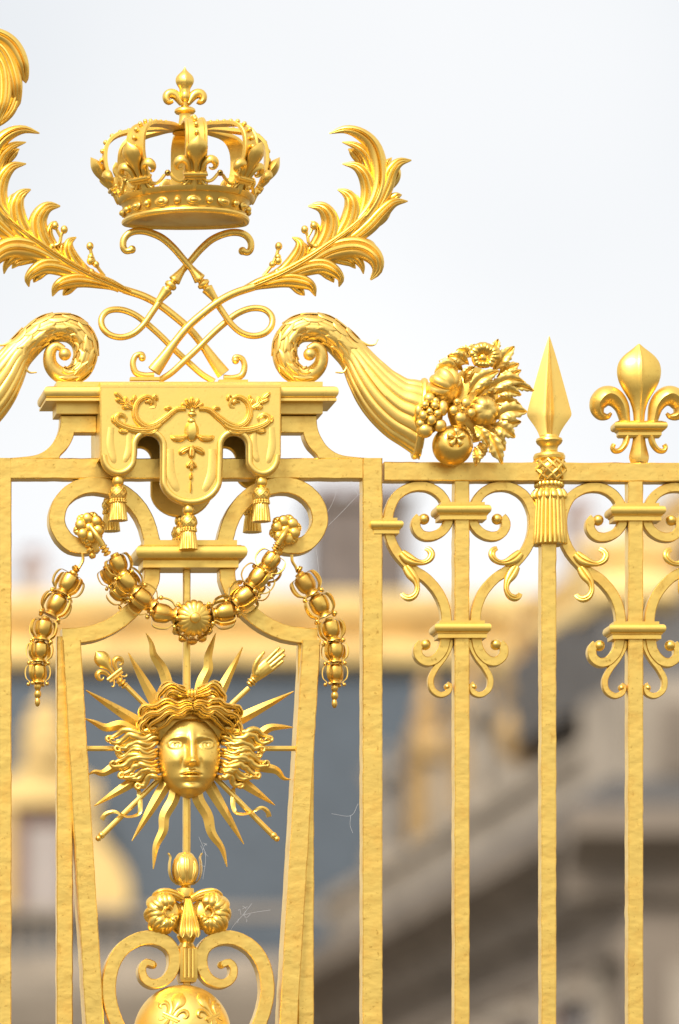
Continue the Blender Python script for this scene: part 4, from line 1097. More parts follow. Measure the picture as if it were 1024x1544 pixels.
# ------------------------------------------------------------------ FLEUR-DE-LIS FINIAL
fin = thing('fleur_finial', 'gilded fleur-de-lis finial on the top rail, right of the spearhead', 'finial', 963.5, 696, 0)
def finial_piece(name, which, mat=G_CAST):
    m = MB(); m.xf = lambda p: (963.6+p[0], 661.2+p[1], p[2])
    f = lambda gx, gy: ((gx-780)/4.0315, (gy-690)/4.0315)
    if which == 'c':
        gy = [600, 540, 500, 460, 420, 385, 350, 315, 280, 250, 220, 190, 165, 145, 128, 115]
        hw = [32, 36, 44, 58, 82, 104, 122, 132, 135, 132, 121, 98, 68, 40, 20, 5]
        th = [40, 44, 50, 60, 72, 84, 92, 96, 95, 90, 80, 62, 44, 28, 14, 4]
        profile_sweep(m, [f(0, g)[1] for g in gy], [h/4.03 for h in hw], [t/4.03*.85 for t in th], m=41, n=60, ridge=lambda u: .74*math.sqrt(max(0, 1-u*u))+.16*(1-abs(u))+.10*math.exp(-(u/.07)**2))
    elif which in ('l', 'r'):
        s = 1 if which == 'l' else -1
        side = [(700, 610), (692, 560), (676, 495), (640, 447), (590, 428), (545, 455), (528, 505), (548, 548), (588, 556), (612, 535)]
        hws = [30, 36, 44, 52, 60, 62, 56, 40, 24, 9]
        P = smooth_path([(s*f(*p)[0], f(*p)[1], -1.5) for p in side], 60); ww = np.interp(np.linspace(0, 1, 60), np.linspace(0, 1, 10), hws)/4.03
        sweep(m, P, lambda t: dome(ww[int(round(t*59))], ww[int(round(t*59))]*1.3, 17, 0, 1.0, crease=.35))
    elif which == 'b':
        rectlathe(m, -33.5, 33.5, -9, 9, [(-25.5, -1), (-24.5, 1)]+halfround(-24, -11, 1.5, .8)+[(-10, 1), (-8.5, -1), (-4, -1), (-1, -3)])
    elif which == 'f':
        for s in (1, -1):
            P = smooth_path([(s*x, y, 0) for x, y in ((-18, -3), (-21, 8), (-28, 17), (-36, 19), (-40, 14), (-38, 9))], 30)
            sweep(m, P, lambda t: dome(5.4*(1-.35*t), 8*(1-.2*t), 13, 0, 1.0, crease=.3))
        profile_sweep(m, [-3, 8, 18, 26, 31, 36.5], [9, 10.5, 13, 15.2, 15, 13], [10, 11, 13, 14, 14, 13], crease=.8, n=24)
    return m.build(name, mat, fin)
finial_piece('petal', 'c'); finial_piece('side_petal', 'l'); finial_piece('side_petal', 'r'); finial_piece('band', 'b'); finial_piece('foot', 'f')

# ------------------------------------------------------------------ GARLANDS of bell shaped husks
def husk(name, parent, c, axis, sc=1.0, spin=0.0, mat=G_OLD, tail=False):
    """one husk: barrel with flared lip, strap loops standing off its sides, feet tipped with balls"""
    M = axes(c, axis)
    m = MB()
    prof = [(4, -18), (6.5, -17), (6.5, -15), (9.5, -13), (12.6, -10), (13.4, -6), (13.2, 2), (12.2, 6), (10.2, 9.5), (8.6, 11), (8.4, 12.5), (11.2, 15), (12, 17), (9, 17.5)]
    lathe(m, [(r*sc, h*sc) for r, h in prof], M, 22)
    o = m.build(name, mat, parent)
    m = MB()
    for k, a in enumerate(np.radians([spin+5, spin+120, spin+185, spin+300])):
        big = 1 if k in (0, 2) else .62
        pr = smooth_path([(10.5, -13, 0), (16+4*big, -11, 0), (17+6.5*big, -1, 0), (16+5*big, 9, 0), (12.5+big, 15, 0), (14.5+big, 18, 0)], 18)
        rings = []
        for r_, h, _ in pr:
            ring = []
            for du, dv in ((-.9, -2.6), (.9, -2.6), (.9, 2.6), (-.9, 2.6)):
                rr = (r_+du)*sc; ring.append(M((rr*math.cos(a)-dv*sc*math.sin(a), rr*math.sin(a)+dv*sc*math.cos(a), h*sc)))
            rings.append(ring)
        m.skin(rings)
        rr = (15+big)*sc; ball(m, M((rr*math.cos(a), rr*math.sin(a), 19*sc)), 3.3*sc, 9, 6)
    m.build('strap', mat, o)
    return o
def ringstack(m, a, b, rs):
    L = math.dist(a, b); M = axes(a, [b[i]-a[i] for i in range(3)])
    prof = []
    for i, r in enumerate(rs):
        h = L*i/len(rs); st = L/len(rs); prof += [(r*.55, h), (r, h+st*.35), (r, h+st*.65), (r*.55, h+st)]
    lathe(m, prof, M, 16)
def rosette(m, c, d, r):
    for k in range(6):
        a = 2*PI*k/6+.3
        ball(m, (c[0]+r*.6*math.cos(a), c[1]+r*.6*math.sin(a), d), (r*.4, r*.4, r*.3), 12, 8)
        a += PI/6
        blade(m, [(c[0]+r*.4*math.cos(a), c[1]+r*.4*math.sin(a), d-5), (c[0]+r*.8*math.cos(a), c[1]+r*.8*math.sin(a), d-2), (c[0]+r*1.1*math.cos(a), c[1]+r*1.1*math.sin(a), d-4)], r*.36, 3, 1, .5, .4, 10, back=.8)
    ball(m, (c[0], c[1], d-2), (r*.4, r*.4, r*.3), 12, 8)
fest = thing('festoon', 'gilded husk garland swagged between two rosettes below the capital', 'garland', 291, 800, 36)
for s, c, e, b in ((1, ZH([(465, 322)])[0], ZH([(555, 470)])[0], None), (-1, ZI([(518, 335)])[0], ZI([(455, 445)])[0], None)):
    m = MB(); rosette(m, c, 30, 23); ro = m.build('rosette', G_CAST, fest)
    m = MB(); tube(m, [(c[0], c[1], 40), ((c[0]*2+e[0])/3, (c[1]*2+e[1])/3, 45), ((c[0]+2*e[0])/3, (c[1]+2*e[1])/3, 42)], lambda t: 3.2+2.2*t, 12)
    q = ((c[0]+2*e[0])/3, (c[1]+2*e[1])/3, 42); ringstack(m, q, (e[0], e[1], 40), [6.2, 6.6, 6.2]); m.build('cord', G_CAST, ro)
    m = MB(); q0 = (c[0]-3*0+(-2 if s > 0 else -4), c[1]+20, 20); ringstack(m, q0, (q0[0]+s*9, q0[1]+25, 18), [5.2, 5.8, 5.4]); m.build('back_cord', G_OLD, ro)
U1 = ZH([(612, 515), (655, 610), (735, 695), (838, 768)]); U2 = ZI([(435, 500), (372, 588), (298, 685), (198, 762)])
cen = (291.5, 933)
for UL, s in ((U1, 1), (U2, -1)):
    seq = UL+[cen]
    for i in range(4):
        a, b = seq[i], seq[i+1]
        husk('husk', fest, (a[0], a[1], 36), (b[0]-a[0], b[1]-a[1], 0), 1.12 if i else 1.0, spin=20*s+i*15)
    # the husks of the far side, seen past the front ones
    seq2 = [(p[0]-(9 if s > 0 else -2), p[1]+11) for p in seq[:3]]
    for i in range(2):
        a, b = seq2[i], seq2[i+1]
        husk('husk', fest, (a[0], a[1], 6), (b[0]-a[0], b[1]-a[1], 0), .9, spin=40*s+i*25)
m = MB()
M = axes((cen[0], cen[1], 44), (0, 0.12, 1))
lathe(m, [(27, -12), (28, -6), (27, 0), (23, 6), (15, 10), (9, 11), (8, 11.5), (8, 14), (6.5, 17), (3, 18.5), (.5, 19)], M, 96, mod=lambda a, h: 1-.09*(1-abs(math.cos(a*8))**.5) if h < 10.5 else 1)
cf = m.build('centre_flower', G_CAST, fest)
m = MB()
for k in range(12):
    a = 2*PI*k/12
    blade(m, [(cen[0]+20*math.cos(a), cen[1]+6+20*math.sin(a), 24), (cen[0]+29*math.cos(a), cen[1]+6+27*math.sin(a), 30), (cen[0]+31*math.cos(a), cen[1]+6+32*math.sin(a), 22)], 7.5, 3, 2, .6, .5, 12, back=.8)
m.build('sepals', G_OLD, cf)

def drop(label, pts, hook, beads):
    t = thing('garland_drop', label, 'garland', hook[0][0], hook[0][1], 22, group='hanging husk drops')
    m = MB(); tube(m, p3(hook, 15), 2.3, 8)
    ringstack(m, (hook[-1][0], hook[-1][1]-3, 17), (pts[0][0]+(hook[-1][0]-pts[0][0])*.6, pts[0][1]-20, 19), [6, 6.6]); m.build('hook', G_OLD, t)
    for i, p in enumerate(pts):
        q = pts[i+1] if i+1 < len(pts) else (beads[0][0], beads[0][1]+4)
        husk('husk', t, (p[0], p[1], 20), (q[0]-p[0], q[1]-p[1], 0), (1.1, 1.1, 1.02, .96, .9)[i], spin=15+i*8)
    m = MB()
    for i, b in enumerate(beads): ball(m, (b[0], b[1], 20), (5.4, 7.2, 5.4) if i < len(beads)-1 else (4.2, 7.4, 4.2), 14, 9)
    tube(m, [(pts[-1][0], pts[-1][1]+8, 20), (beads[-1][0], beads[-1][1], 20)], 2, 7); m.build('bead_string', G_OLD, t)
    return t
drop('drop of five gilded husks hanging beside the left C scroll', ZH([(352, 612), (290, 722), (225, 845), (205, 960), (196, 1072)]), ZH([(428, 455), (430, 490), (412, 525), (402, 540)]), ZH([(195, 1142), (195, 1182), (194, 1222)]))
drop('drop of five gilded husks hanging beside the right C scroll', ZI([(620, 615), (692, 725), (750, 850), (770, 962), (770, 1075)]), ZI([(550, 462), (553, 495), (570, 525), (578, 545)]), ZI([(768, 1150), (768, 1190), (767, 1230)]))

# ------------------------------------------------------------------ SUN MASK
sun = thing('sun_mask', 'gilded sun face with curling hair and radiating straight and wavy rays', 'ornament', 286, 1141, 20)
FC = (286.2, 1140)
def ray(L, hw, wavy=False, mat=G_SUN):
    m = MB()
    P = smooth_path(p3(ZJ(L), 6), 30)
    def f(t):
        h = hw*(1-.93*t**(2.4 if wavy else 1.7)); k = min(1, (1-t)*5)*.8+.2
        return [(-h, -2*k), (-h, .5*k), (0, 6*k*(.5+.5*h/hw)), (h, .5*k), (h, -2*k), (0, -5*k)]
    sweep(m, P, f); m.build('ray', mat, sun)
for L in ([(385, 340), (250, 95)], [(620, 340), (755, 70)], [(330, 425), (62, 260)], [(690, 415), (980, 265)], [(340, 620), (98, 772)], [(690, 620), (897, 768)], [(430, 650), (266, 926)], [(590, 650), (760, 940)]):
    ray(L, 9.4)
for L in ([(430, 300), (420, 225), (400, 165), (362, 105), (352, 55), (328, 8)], [(560, 300), (575, 225), (602, 165), (602, 115), (618, 60), (636, 8)], [(330, 455), (270, 438), (215, 415), (150, 425), (100, 402), (55, 384)], [(700, 455), (770, 462), (820, 462), (870, 428), (920, 422), (978, 424)],
          [(300, 575), (200, 595), (140, 625), (100, 620), (72, 634)], [(740, 575), (850, 600), (905, 615), (935, 648), (968, 655)], [(460, 690), (448, 745), (410, 815), (404, 880), (372, 950), (360, 1050)], [(550, 690), (560, 745), (600, 815), (618, 890), (664, 960), (686, 1040)]):
    ray(L, 8.8, True)
def rod(L, r, name='rod'):
    m = MB(); tube(m, p3(ZJ(L), 5), r, 10); return m.build(name, G_SUN, sun)
rod([(510, -60), (510, 300)], 5.2); rod([(507, 700), (507, 985)], 4.8); rod([(52, 517), (300, 517)], 4.0); rod([(740, 517), (984, 517)], 4.0)
# four diagonal sceptres
r1 = rod([(236, 236), (360, 360)], 4.0); r2 = rod([(782, 250), (670, 355)], 4.0)
r3 = rod([(420, 620), (128, 906)], 4.3); r4 = rod([(610, 620), (900, 912)], 4.3)
for r_, (kx, ky), s in ((r3, (118, 914), -1), (r4, (906, 916), 1)):
    m = MB(); q = ZJ([(kx, ky)])[0]; ball(m, (q[0], q[1], 5), 4.6, 12, 8)
    q = ZJ([(kx-s*14, ky-14)])[0]; ball(m, (q[0], q[1], 5), (5.4, 5.4, 5.4), 12, 8); m.build('knob', G_SUN, r_)
for r_, L in ((r3, [(295, 690, 4), (302, 770, 8), (290, 810, 12), (240, 822, 14), (190, 800, 13), (150, 808, 8), (132, 832, 6)]), (r4, [(715, 690, 4), (712, 770, 8), (726, 805, 12), (775, 808, 14), (830, 782, 13), (862, 795, 9), (872, 820, 6)])):
    m = MB(); P = smooth_path(p3(ZJ(L)), 34); P = P
    def f(t): 
        w_ = 3.3*(.8+.3*math.sin(t*8)); return [(-w_, -.9), (-w_, .9), (0, 2.4*math.sin(t*9)), (w_, .9), (w_, -.9)]
    sweep(m, P, f); m.build('ribbon', G_SUN, r_)
# fleur on the upper-left sceptre
m = MB(); q0 = ZJ([(200, 205)])[0]; ax_ = np.array(ZJ([(120, 105)])[0])-np.array(q0); ax_ /= np.linalg.norm(ax_)
m.xf = lambda p: (q0[0]-p[1]*ax_[0]-p[0]*ax_[1], q0[1]-p[1]*ax_[1]+p[0]*ax_[0], 6+p[2])
fleur(m, .36, .9); m.build('fleur', G_SUN, r1)
m = MB(); a = ZJ([(205, 210)])[0]; b = ZJ([(240, 245)])[0]; ringstack(m, (a[0], a[1], 5), (b[0], b[1], 5), [6.5, 7.2, 6]); m.build('knop', G_SUN, r1)
# hand on the upper-right sceptre: palm, four fingers and a thumb fused into one surface
m = MB(); hz = lambda L: p3(ZI(L))
q = ZI([(338, 1120)])[0]; a = (q[0]-2, q[1]+3, 5); b = ZI([(362, 1098)])[0]
ringstack(m, a, (b[0], b[1], 5), [5.5, 7.6, 6.5]); m.build('cuff', G_SUN, r2)
m = MB()
def fing(L, r0, r1_): tube(m, hz(L), lambda t: (r0+(r1_-r0)*t)*(1 if t < .9 else .8), 10, .85, 16); ball(m, hz(L)[-1], r1_*.92, 10, 7)
tube(m, hz([(352, 1112, 5), (370, 1085, 6), (398, 1055, 8), (430, 1028, 8)]), lambda t: 5.2+6.6*math.sin(min(1, t*1.25)*PI/2), 14, .5, 20)
fing([(392, 1035, 8), (425, 1003, 10), (455, 972, 11), (484, 944, 12)], 4.0, 3.0)
fing([(402, 1044, 8), (440, 1014, 10), (474, 984, 11), (507, 956, 12)], 4.1, 3.1)
fing([(412, 1056, 8), (450, 1030, 10), (482, 1004, 11), (510, 981, 12)], 4.0, 3.0)
fing([(420, 1070, 8), (452, 1050, 9), (478, 1030, 10), (502, 1012, 11)], 3.7, 2.7)
fing([(362, 1080, 8), (360, 1040, 12), (374, 1005, 14), (405, 966, 13)], 4.6, 2.9)
ball(m, hz([(372, 1065, 9)])[0], (6, 8, 5), 12, 8)
hand = m.build('hand', G_SUN, r2)
md = hand.modifiers.new('fuse', 'REMESH'); md.mode = 'VOXEL'; md.voxel_size = .0011; md.use_smooth_shade = True
sm = hand.modifiers.new('soft', 'SMOOTH'); sm.iterations = 3; sm.factor = .4

# face: a modelled height field with a closed rim
def face_depth(x, y):
    """x, y in drawing units from the face centre (eye line at y = -15)"""
    g = lambda cx, cy, sx, sy: np.exp(-((x-cx)/sx)**2-((y-cy)/sy)**2)
    sg = lambda v: 1/(1+np.exp(-v))
    ax_ = np.abs(x); z = np.zeros_like(x)
    z += 4.2*g(0, -42, 34, 20)                                        # forehead
    z += 2.7*np.exp(-((y+26.5-.012*(ax_-17)**2)/4.4)**2)*sg((ax_-4)/2)*np.exp(-((ax_-18)/17)**2)   # brow ridge
    for s in (-1, 1):
        z -= 6.2*g(s*21.5, -16, 11, 6.5)                           # sockets
        z -= 1.8*g(s*9.8, -15, 4.5, 6.5)
        z += 3.6*np.sqrt(np.clip(1-((x-s*24)/9.2)**2-((y+14.6)/4.9)**2, 0, 1))   # eyeball
        r2 = ((x-s*24)/9.6)**2+((y+14.6)/5.3)**2
        z += 2.0*np.exp(-((np.sqrt(r2)-1.0)/.17)**2)*(1+.25*(y < -14.6))          # lids
        z += 1.2*np.exp(-((np.sqrt(((x-s*24)/10.5)**2+((y+17)/8.2)**2)-1)/.12)**2)*(y < -17)
        ri = np.sqrt((x-s*24)**2+(y+14.8)**2)
        z += .9*np.exp(-((ri-3.2)/.8)**2)-1.0*np.exp(-(ri/1.3)**2)    # iris ring and pupil
        z += 3.2*g(s*23, 7, 13, 13)                                   # cheeks
        z -= 1.6*g(s*14, 22, 5, 9)
        z += 5.0*g(s*7.6, 13.2, 4.6, 4.4)                             # wings of the nose
        z -= 2.6*g(s*13.5, 12, 3.2, 5.5)
        z -= 2.8*g(s*4.6, 17.8, 2.6, 1.6)                             # nostrils
    nose = np.clip((y+26)/42, 0, 1)
    prof = (4.5+11.5*nose**1.15)*sg((16.3-y)/1.1)*sg((y+30)/3)
    z += prof*np.exp(-(ax_/(5.4+1.8*nose))**3.2)
    z += 3.0*g(0, 11, 6.4, 4.6)
    z -= 1.7*np.exp(-(ax_/2.6)**2)*g(0, 22, 99, 4)                    # philtrum
    z += 4.4*g(0, 30, 18, 11)                                         # muzzle
    up = 26.6-1.2*np.exp(-((ax_-5)/4)**2)+.006*ax_**2
    z += 3.6*np.exp(-((y-up)/2.5)**2)*np.exp(-(x/13.5)**4)
    z += 4.3*np.exp(-((y-34.2+.012*ax_**2)/3.1)**2)*np.exp(-(x/11)**4)
    z -= 7.5*np.exp(-((y-30.2)/1.3)**2)*np.exp(-(x/14.5)**6)
    z -= 2.6*g(0, 41, 12, 3.4)
    z += 5.6*g(0, 51, 14, 8)                                          # chin
    return z
m = MB(); nu, nv = 110, 130
half = lambda y: np.interp(y, [-66, -60, -50, -38, -25, -12, 0, 12, 24, 34, 44, 52, 58, 62.5], [3, 20, 33, 40.5, 44, 45.6, 45.6, 44.4, 41.6, 37.6, 31, 23.5, 15.5, 4])
k5 = np.linspace(-66, 62.5, 200); hh = half(k5)
hh *= 1.05
for _ in range(14): hh[1:-1] = (hh[:-2]+2*hh[1:-1]+hh[2:])/4
rows = []
ys = -66+128.5*(1-np.cos(np.linspace(.08, PI-.06, nv)))/2
for y in ys:
    W = np.interp(y, k5, hh); th = np.linspace(-PI/2, PI/2, nu); x = W*np.sin(th)
    base = np.cos(th)**.75*np.interp(y, [-66, -50, -20, 10, 35, 50, 58, 62.5], [14, 27, 33, 34, 31, 26, 18, 9])
    fd = face_depth(x, np.full_like(x, y))*np.clip(np.cos(th)*2.4, 0, 1)
    ring = [(FC[0]+xx, FC[1]+y, 8+b+f_) for xx, b, f_ in zip(x, base, fd)]
    ring += [(FC[0]+W*.5, FC[1]+y, 3), (FC[0]-W*.5, FC[1]+y, 3)]
    rows.append(ring)
m.skin(rows); face = m.build('face', G_SUN, sun, angle=80)

# hair: many S-shaped locks, each a ribbed strand
def lock(m, L, hw, H=6, tip=.35, ribs=2):
    P = smooth_path(p3(ZJ(L)), 48)
    sweep(m, P, lambda t: dome(hw*(.6+.4*math.sin(min(1, t*2)*PI/2))*(1-(1-tip)*max(0, t-.55)/.45), H*(1-.4*max(0, t-.6)/.4), 21, ribs, .8, .3))
AXJ = 515
def wavy_lock(x0, y0, d0, x1, y1, d1, amp, waves, ph, curl=1):
    n = 15; L = math.hypot(x1-x0, y1-y0); nx, ny = -(y1-y0)/L, (x1-x0)/L; o = []
    for i in range(n):
        t = i/(n-1.0); a = amp*math.sin(2*PI*waves*t+ph)*(.35+.65*min(1, t*2.5))
        o.append((x0+(x1-x0)*t+nx*a, y0+(y1-y0)*t+ny*a, d0+(d1-d0)*t**1.3+11*math.sin(PI*t**.55)+2.5*math.sin(2*PI*waves*t+ph+1)))
    ex, ey = (x1-x0)/L, (y1-y0)/L
    x, y, d = o[-1]; c = curl
    o += [(x+ex*8+nx*6*c, y+ey*8+ny*6*c, d), (x+ex*6+nx*17*c, y+ey*6+ny*17*c, d+1), (x-ex*6+nx*19*c, y-ey*6+ny*19*c, d+2), (x-ex*8+nx*11*c, y-ey*8+ny*11*c, d+2)]
    return o
left = [
    # crown rolls above the parting
    ([(505, 290, 34), (470, 268, 38), (430, 258, 38), (392, 268, 34), (368, 292, 30), (378, 318, 32), (400, 316, 35), (402, 300, 36)], 6.2),
    ([(500, 300, 38), (465, 292, 42), (430, 290, 42), (405, 300, 40), (385, 318, 36)], 5.6),
    ([(490, 262, 30), (450, 246, 32), (410, 246, 30), (378, 262, 26), (366, 282, 24)], 5.2),
    # waves springing from the parting
    ([(513, 338, 47), (480, 325, 48), (440, 330, 46), (400, 325, 42), (360, 335, 37), (325, 350, 31), (305, 380, 27)], 6.4),
    ([(513, 350, 49), (480, 345, 50), (448, 360, 49), (410, 358, 46), (370, 368, 41), (335, 375, 35), (312, 405, 30), (330, 440, 30)], 6.6),
    ([(513, 362, 49), (485, 365, 50), (455, 378, 49), (420, 380, 46), (385, 394, 41), (356, 404, 37), (336, 430, 32), (346, 458, 32)], 5.6),
    ([(513, 374, 47), (488, 378, 48), (460, 392, 47), (426, 402, 44), (394, 420, 40), (372, 444, 34), (362, 472, 28)], 4.4),
    ([(372, 352, 36), (340, 338, 32), (312, 345, 27), (298, 372, 23), (305, 400, 22)], 5.6),
    ([(350, 390, 36), (320, 395, 31), (300, 420, 26), (306, 448, 24), (335, 462, 27), (365, 455, 31)], 5.6),
    ([(330, 360, 30), (308, 380, 25), (296, 410, 21), (296, 440, 19)], 5.0),
    # locks flowing out to the side
    ([(370, 470, 20), (320, 490, 20), (270, 500, 18), (225, 505, 16), (195, 500, 14)], 6),
    ([(370, 540, 18), (310, 575, 17), (255, 585, 15), (215, 595, 14)], 6),
    ([(375, 590, 16), (320, 620, 15), (280, 630, 14)], 5),
]
side = []
for i in range(13):
    q = i/12.0
    x0, y0 = 376-8*math.sin(q*PI)+10*q*q, 446+188*q
    x1, y1 = (172, 186, 200, 182, 206, 190, 184, 200, 192, 222, 236, 262, 286)[i], 468+208*q+6*math.sin(i*2.1)
    side.append((x0+7, y0+RNG.randn()*4, 17-6*q, x1+RNG.randn()*9, y1+RNG.randn()*5, 15-5*q+3*(i % 2), 10.5+3*math.sin(i*1.7), 1.75-.5*q+RNG.randn()*.12, .5+.3*i+RNG.randn()*.45, 1 if i % 3 else -1))
for q in side: left.append((wavy_lock(*q), 4.2+1.1*RNG.rand(), 0))
for s in (1, -1):
    for L, hw, *rb in left:
        m = MB()
        LL = [(p[0]+RNG.randn()*1.2, p[1]+RNG.randn()*1.2, p[2]) for p in L]
        if not rb:
            Q_ = smooth_path(LL, 20); tg = np.gradient(Q_[:, :2], axis=0); tg /= np.linalg.norm(tg, axis=1)[:, None]; ph_ = 1+RNG.rand()*1.6
            wv = 6.5*np.sin(np.linspace(0, 2*PI*(.5+.0075*np.linalg.norm(np.diff(Q_[:, :2], axis=0), axis=1).sum()), 20)+ph_)*np.minimum(1, np.linspace(0, 4, 20))
            Q_[:, 0] -= tg[:, 1]*wv; Q_[:, 1] += tg[:, 0]*wv; Q_[:, 2] += 1.6*np.cos(np.linspace(0, 8, 20)+ph_); LL = [tuple(q_) for q_ in Q_]
        if s < 0: LL = [(2*AXJ-p[0]+2, p[1]+RNG.randn()*1.5, p[2]) for p in LL]
        lock(m, LL, hw*(.84 if not rb else 1.02), 8 if not rb else 5.5, ribs=rb[0] if rb else 1); m.build('hair_lock', G_SUN, face)
m = MB()
for dx in (-5, 0, 5):
    q = ZJ([(515, 288)])[0]; ball(m, (q[0]+dx, q[1], 40), (3.4, 7.5, 5), 10, 8)
m.build('hair_knot', G_SUN, face)
m = MB()   # cap of hair behind the locks
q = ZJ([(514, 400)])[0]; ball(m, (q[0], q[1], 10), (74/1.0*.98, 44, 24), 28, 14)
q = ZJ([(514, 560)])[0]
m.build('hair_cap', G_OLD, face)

# ------------------------------------------------------------------ GLOBE ORNAMENT at the bottom
glo = thing('globe_ornament', 'gilded globe with fleurs-de-lis between two scrolls, bud and leaf cap on top', 'ornament', 280, 1556, 20)
m = MB(); gc = (277.5, 1556); ball(m, (gc[0], gc[1], 0), 73, 48, 28); globe = m.build('globe', G_PALE, glo)
def globe_fleur(cx, cy, rot):
    m = MB(); R = 73
    def xf(p):
        c, s_ = math.cos(rot), math.sin(rot)
        x = cx+p[0]*c-p[1]*s_; y = cy+p[0]*s_+p[1]*c
        rr = (x-gc[0])**2+(y-gc[1])**2
        return (x, y, math.sqrt(max(1, R*R-rr))-1.0+max(-1, p[2]))
    m.xf = xf; fleur(m, .34, .9); m.build('fleur', G_CAST, globe)
globe_fleur(249, 1541, math.radians(28)); globe_fleur(319, 1540, math.radians(-28)); globe_fleur(283, 1606, 0)
gs = ZK([(392, 470), (362, 462), (346, 490), (358, 528), (395, 545), (440, 528), (468, 485), (470, 430), (445, 390), (395, 368), (335, 372), (272, 410), (232, 475), (217, 560), (228, 640), (258, 720), (305, 800), (330, 900), (300, 1000)])
for ax_ in (None, 284.5):
    P = gs if ax_ is None else mpts(gs, ax_)
    m = MB(); bar(m, P, lambda t: (5+5.2*min(1, t/.3)) if t < .3 else 10.6, lambda t: 17 if t > .3 else 15+2*t/.3, 1.3, n=120, wob=.1); c = m.build('scroll', G_FORGED, glo)
    q = P[0]; m = MB(); ball(m, (q[0], q[1], 2), (6, 6, 14), 14, 9); m.build('scroll_eye', G_CAST, c)
m = MB(); rectlathe(m, 274, 296, -17, 17, [(1427, 0), (1430, 2), (1474, 2), (1480, 0)]); 
for xx in (279, 285, 291): m.skin([[(xx+2.2*math.cos(a), y, 20+2.2*math.sin(a)) for a in np.linspace(0, 2*PI, 8, endpoint=False)] for y in (1430, 1474)])
m.build('clasp', G_CAST, glo)
m = MB(); lathe(m, [(8, 1352), (13, 1351), (14, 1345), (13, 1338), (8, 1336.5), (6, 1334), (10, 1331), (14, 1329)], c=(282, 0), n=24); m.build('ring', G_CAST, glo)
m = MB()   # bud: ovoid with sepals curling outward
lathe(m, [(9, 1333), (15, 1328), (18, 1318), (18.5, 1306), (16.5, 1295), (12, 1287), (9, 1284), (5, 1283)], c=(282, 0), n=40, mod=lambda a, h: 1+.05*math.cos(a*6)); bud = m.build('bud', G_CAST, glo)
for k in range(6):
    a = 2*PI*k/6
    m = MB(); R = [(12, 1332), (20, 1325), (24, 1313), (24, 1300), (22.5, 1291), (25.5, 1284)]
    if k in (1, 2, 4, 5): R = [(12, 1332), (18, 1326), (20, 1316), (20, 1304), (17.5, 1294), (14, 1288)]
    P = smooth_path([(r, y, 0) for r, y in R], 18); rings = []
    for i, (r, y, _) in enumerate(P):
        w_ = 10.5*wleaf(i/17., .6, .5, .12)
        rings.append([(282+rr*math.cos(a)-u*math.sin(a), y, rr*math.sin(a)+u*math.cos(a)) for u, rr in ((-w_, r-1), (-w_*.5, r+.8), (0, r+1.8), (w_*.5, r+.8), (w_, r-1), (0, r-1.6))])
    m.skin(rings); m.build('sepal', G_CAST, bud)
m = MB()
for L, hw in (([(282, 1330, 16), (282, 1312, 20.5), (282, 1296, 18.5), (282, 1287, 13)], 5), ([(278, 1331, 14), (271, 1318, 17.5), (270, 1304, 16.5), (274, 1294, 14)], 4.2), ([(286, 1331, 14), (293, 1318, 17.5), (294, 1304, 16.5), (290, 1294, 14)], 4.2)):
    blade(m, L, hw, 3, 1, .5, .6, 18, back=.6)
m.build('bud_leaf', G_PALE, bud)
# acanthus cap with two volutes
m = MB(); ball(m, (282, 1384, 0), (26, 26, 14), 20, 12); capo = m.build('leaf_cap', G_OLD, glo)
for sx in (-29, 29):
    m = MB(); ball(m, (283+sx, 1378, 8), (24, 23, 17), 20, 12, lambda a, b: 1+.05*math.cos(6*b)); m.build('leaf_bulb', G_CAST, capo)
AXG = 282.0
lobes = [([(458, 262, 29), (446, 250, 29), (430, 256, 29), (424, 274, 29), (434, 290, 29), (452, 290, 29), (462, 276, 29)], 3.4, 4, 1)]
for k, (a_, r0, r1, hw_) in enumerate(((140, 14, 92, 15), (178, 14, 88, 16), (214, 14, 92, 16), (252, 14, 88, 15), (102, 14, 80, 14), (62, 14, 62, 11))):
    a_ = math.radians(a_); c_, s_ = math.cos(a_), math.sin(a_)
    pts_ = [(442+r*c_-12*q*s_*(1 if a_ > PI else -1), 274+r*s_+12*q*c_*(1 if a_ > PI else -1), dd) for r, dd, q in ((r0, 24, 0), (r0+.35*(r1-r0), 29, .2), (r0+.7*(r1-r0), 25, .6), (r1, 13, 1.3))]
    lobes.append((pts_, hw_, 6.5, 2))
lobes.append(([(505, 218, 12), (462, 200, 16), (420, 194, 18), (384, 206, 14)], 8, 7, 2))
for ax_ in (None, AXG):
    for L, hw, H, rb in lobes:
        P = ZK(L); P = P if ax_ is None else mpts(P, ax_+1.5)
        m = MB(); blade(m, P, hw, H, rb, .7, .3, 46, amp=.3, m=21, back=.8); m.build('leaf_lobe', G_CAST, capo)
m = MB()
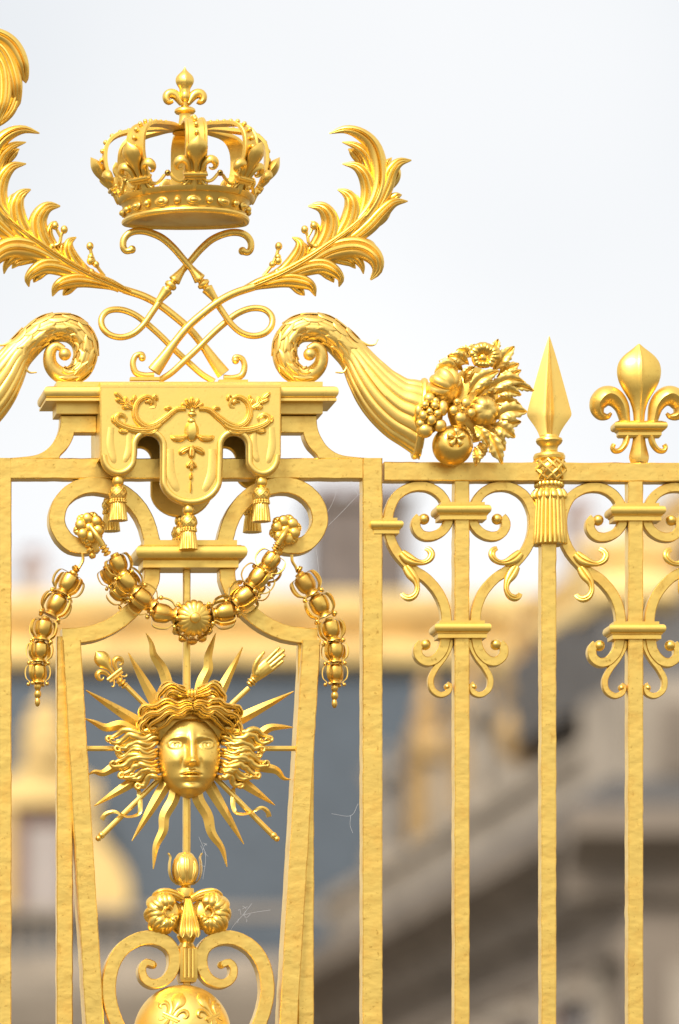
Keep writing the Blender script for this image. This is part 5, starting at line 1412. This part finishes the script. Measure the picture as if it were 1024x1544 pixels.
for dx, hw in ((-10, 6), (0, 8), (10, 6)):
    blade(m, p3(ZK([(520+dx*.6, 220, 24), (520+dx*1.6, 280, 30), (522+dx*2.6, 335, 32), (522+dx*3, 372, 38)])), hw, 6, 2, .5, .8, 24, back=.5)
m.build('centre_leaf', G_CAST, capo)
m = MB(); lathe(m, [(12, 1400), (15, 1410), (10, 1420), (14, 1428)], c=(284, 0), n=20); m.build('neck', G_CAST, glo)

# ------------------------------------------------------------------ COBWEBS
def web(label, lines):
    t = thing('cobweb', label, 'cobweb', lines[0][0][0], lines[0][0][1], 12)
    m = MB()
    for L in lines: tube(m, p3(L, 12), .2, 4, steps=max(6, 4*len(L)))
    m.build('threads', M_WEB, t)
def tangle(cx, cy, w_, h_, n, seed):
    r = random.Random(seed); o = []
    for _ in range(n):
        x, y = cx+r.uniform(-w_, w_), cy+r.uniform(-h_, h_); a = r.uniform(0, 6.28); l = r.uniform(3, 9)
        o.append([(x, y), (x+l*.5*math.cos(a)+r.uniform(-1, 1), y+l*.5*math.sin(a)+r.uniform(-1, 1)), (x+l*math.cos(a), y+l*math.sin(a))])
    return o
I2 = lambda L: ZI(L)
web('thin cobweb in the top right corner of the gate panel, under the rail', [I2([(690, 130), (780, 125), (850, 120), (890, 155), (905, 150)]), I2([(780, 125), (760, 190), (728, 250)]), I2([(890, 155), (810, 240), (735, 315)]), I2([(850, 120), (852, 85)]), I2([(760, 95), (782, 125)])])
web('single cobweb strand hanging from the right C scroll beside the husk drop', [I2([(672, 440), (680, 500), (690, 580), (705, 610)])])
web('three armed scrap of cobweb stuck to the left side of the right gate post', [[(500, 1227), (529, 1230), (540, 1212)], [(529, 1230), (528, 1244), (532, 1256)]])
web('torn white cobweb right of the leaf cap above the globe', [[(343, 1412), (352, 1396), (366, 1380), (380, 1362)], [(366, 1380), (382, 1376), (408, 1372)]]+tangle(366, 1382, 7, 14, 9, 4))
web('faint tangle of cobweb beside the lower wavy ray right of the bud', tangle(309, 1290, 4, 20, 8, 9)+[[(300, 1262), (310, 1290), (306, 1326)]])
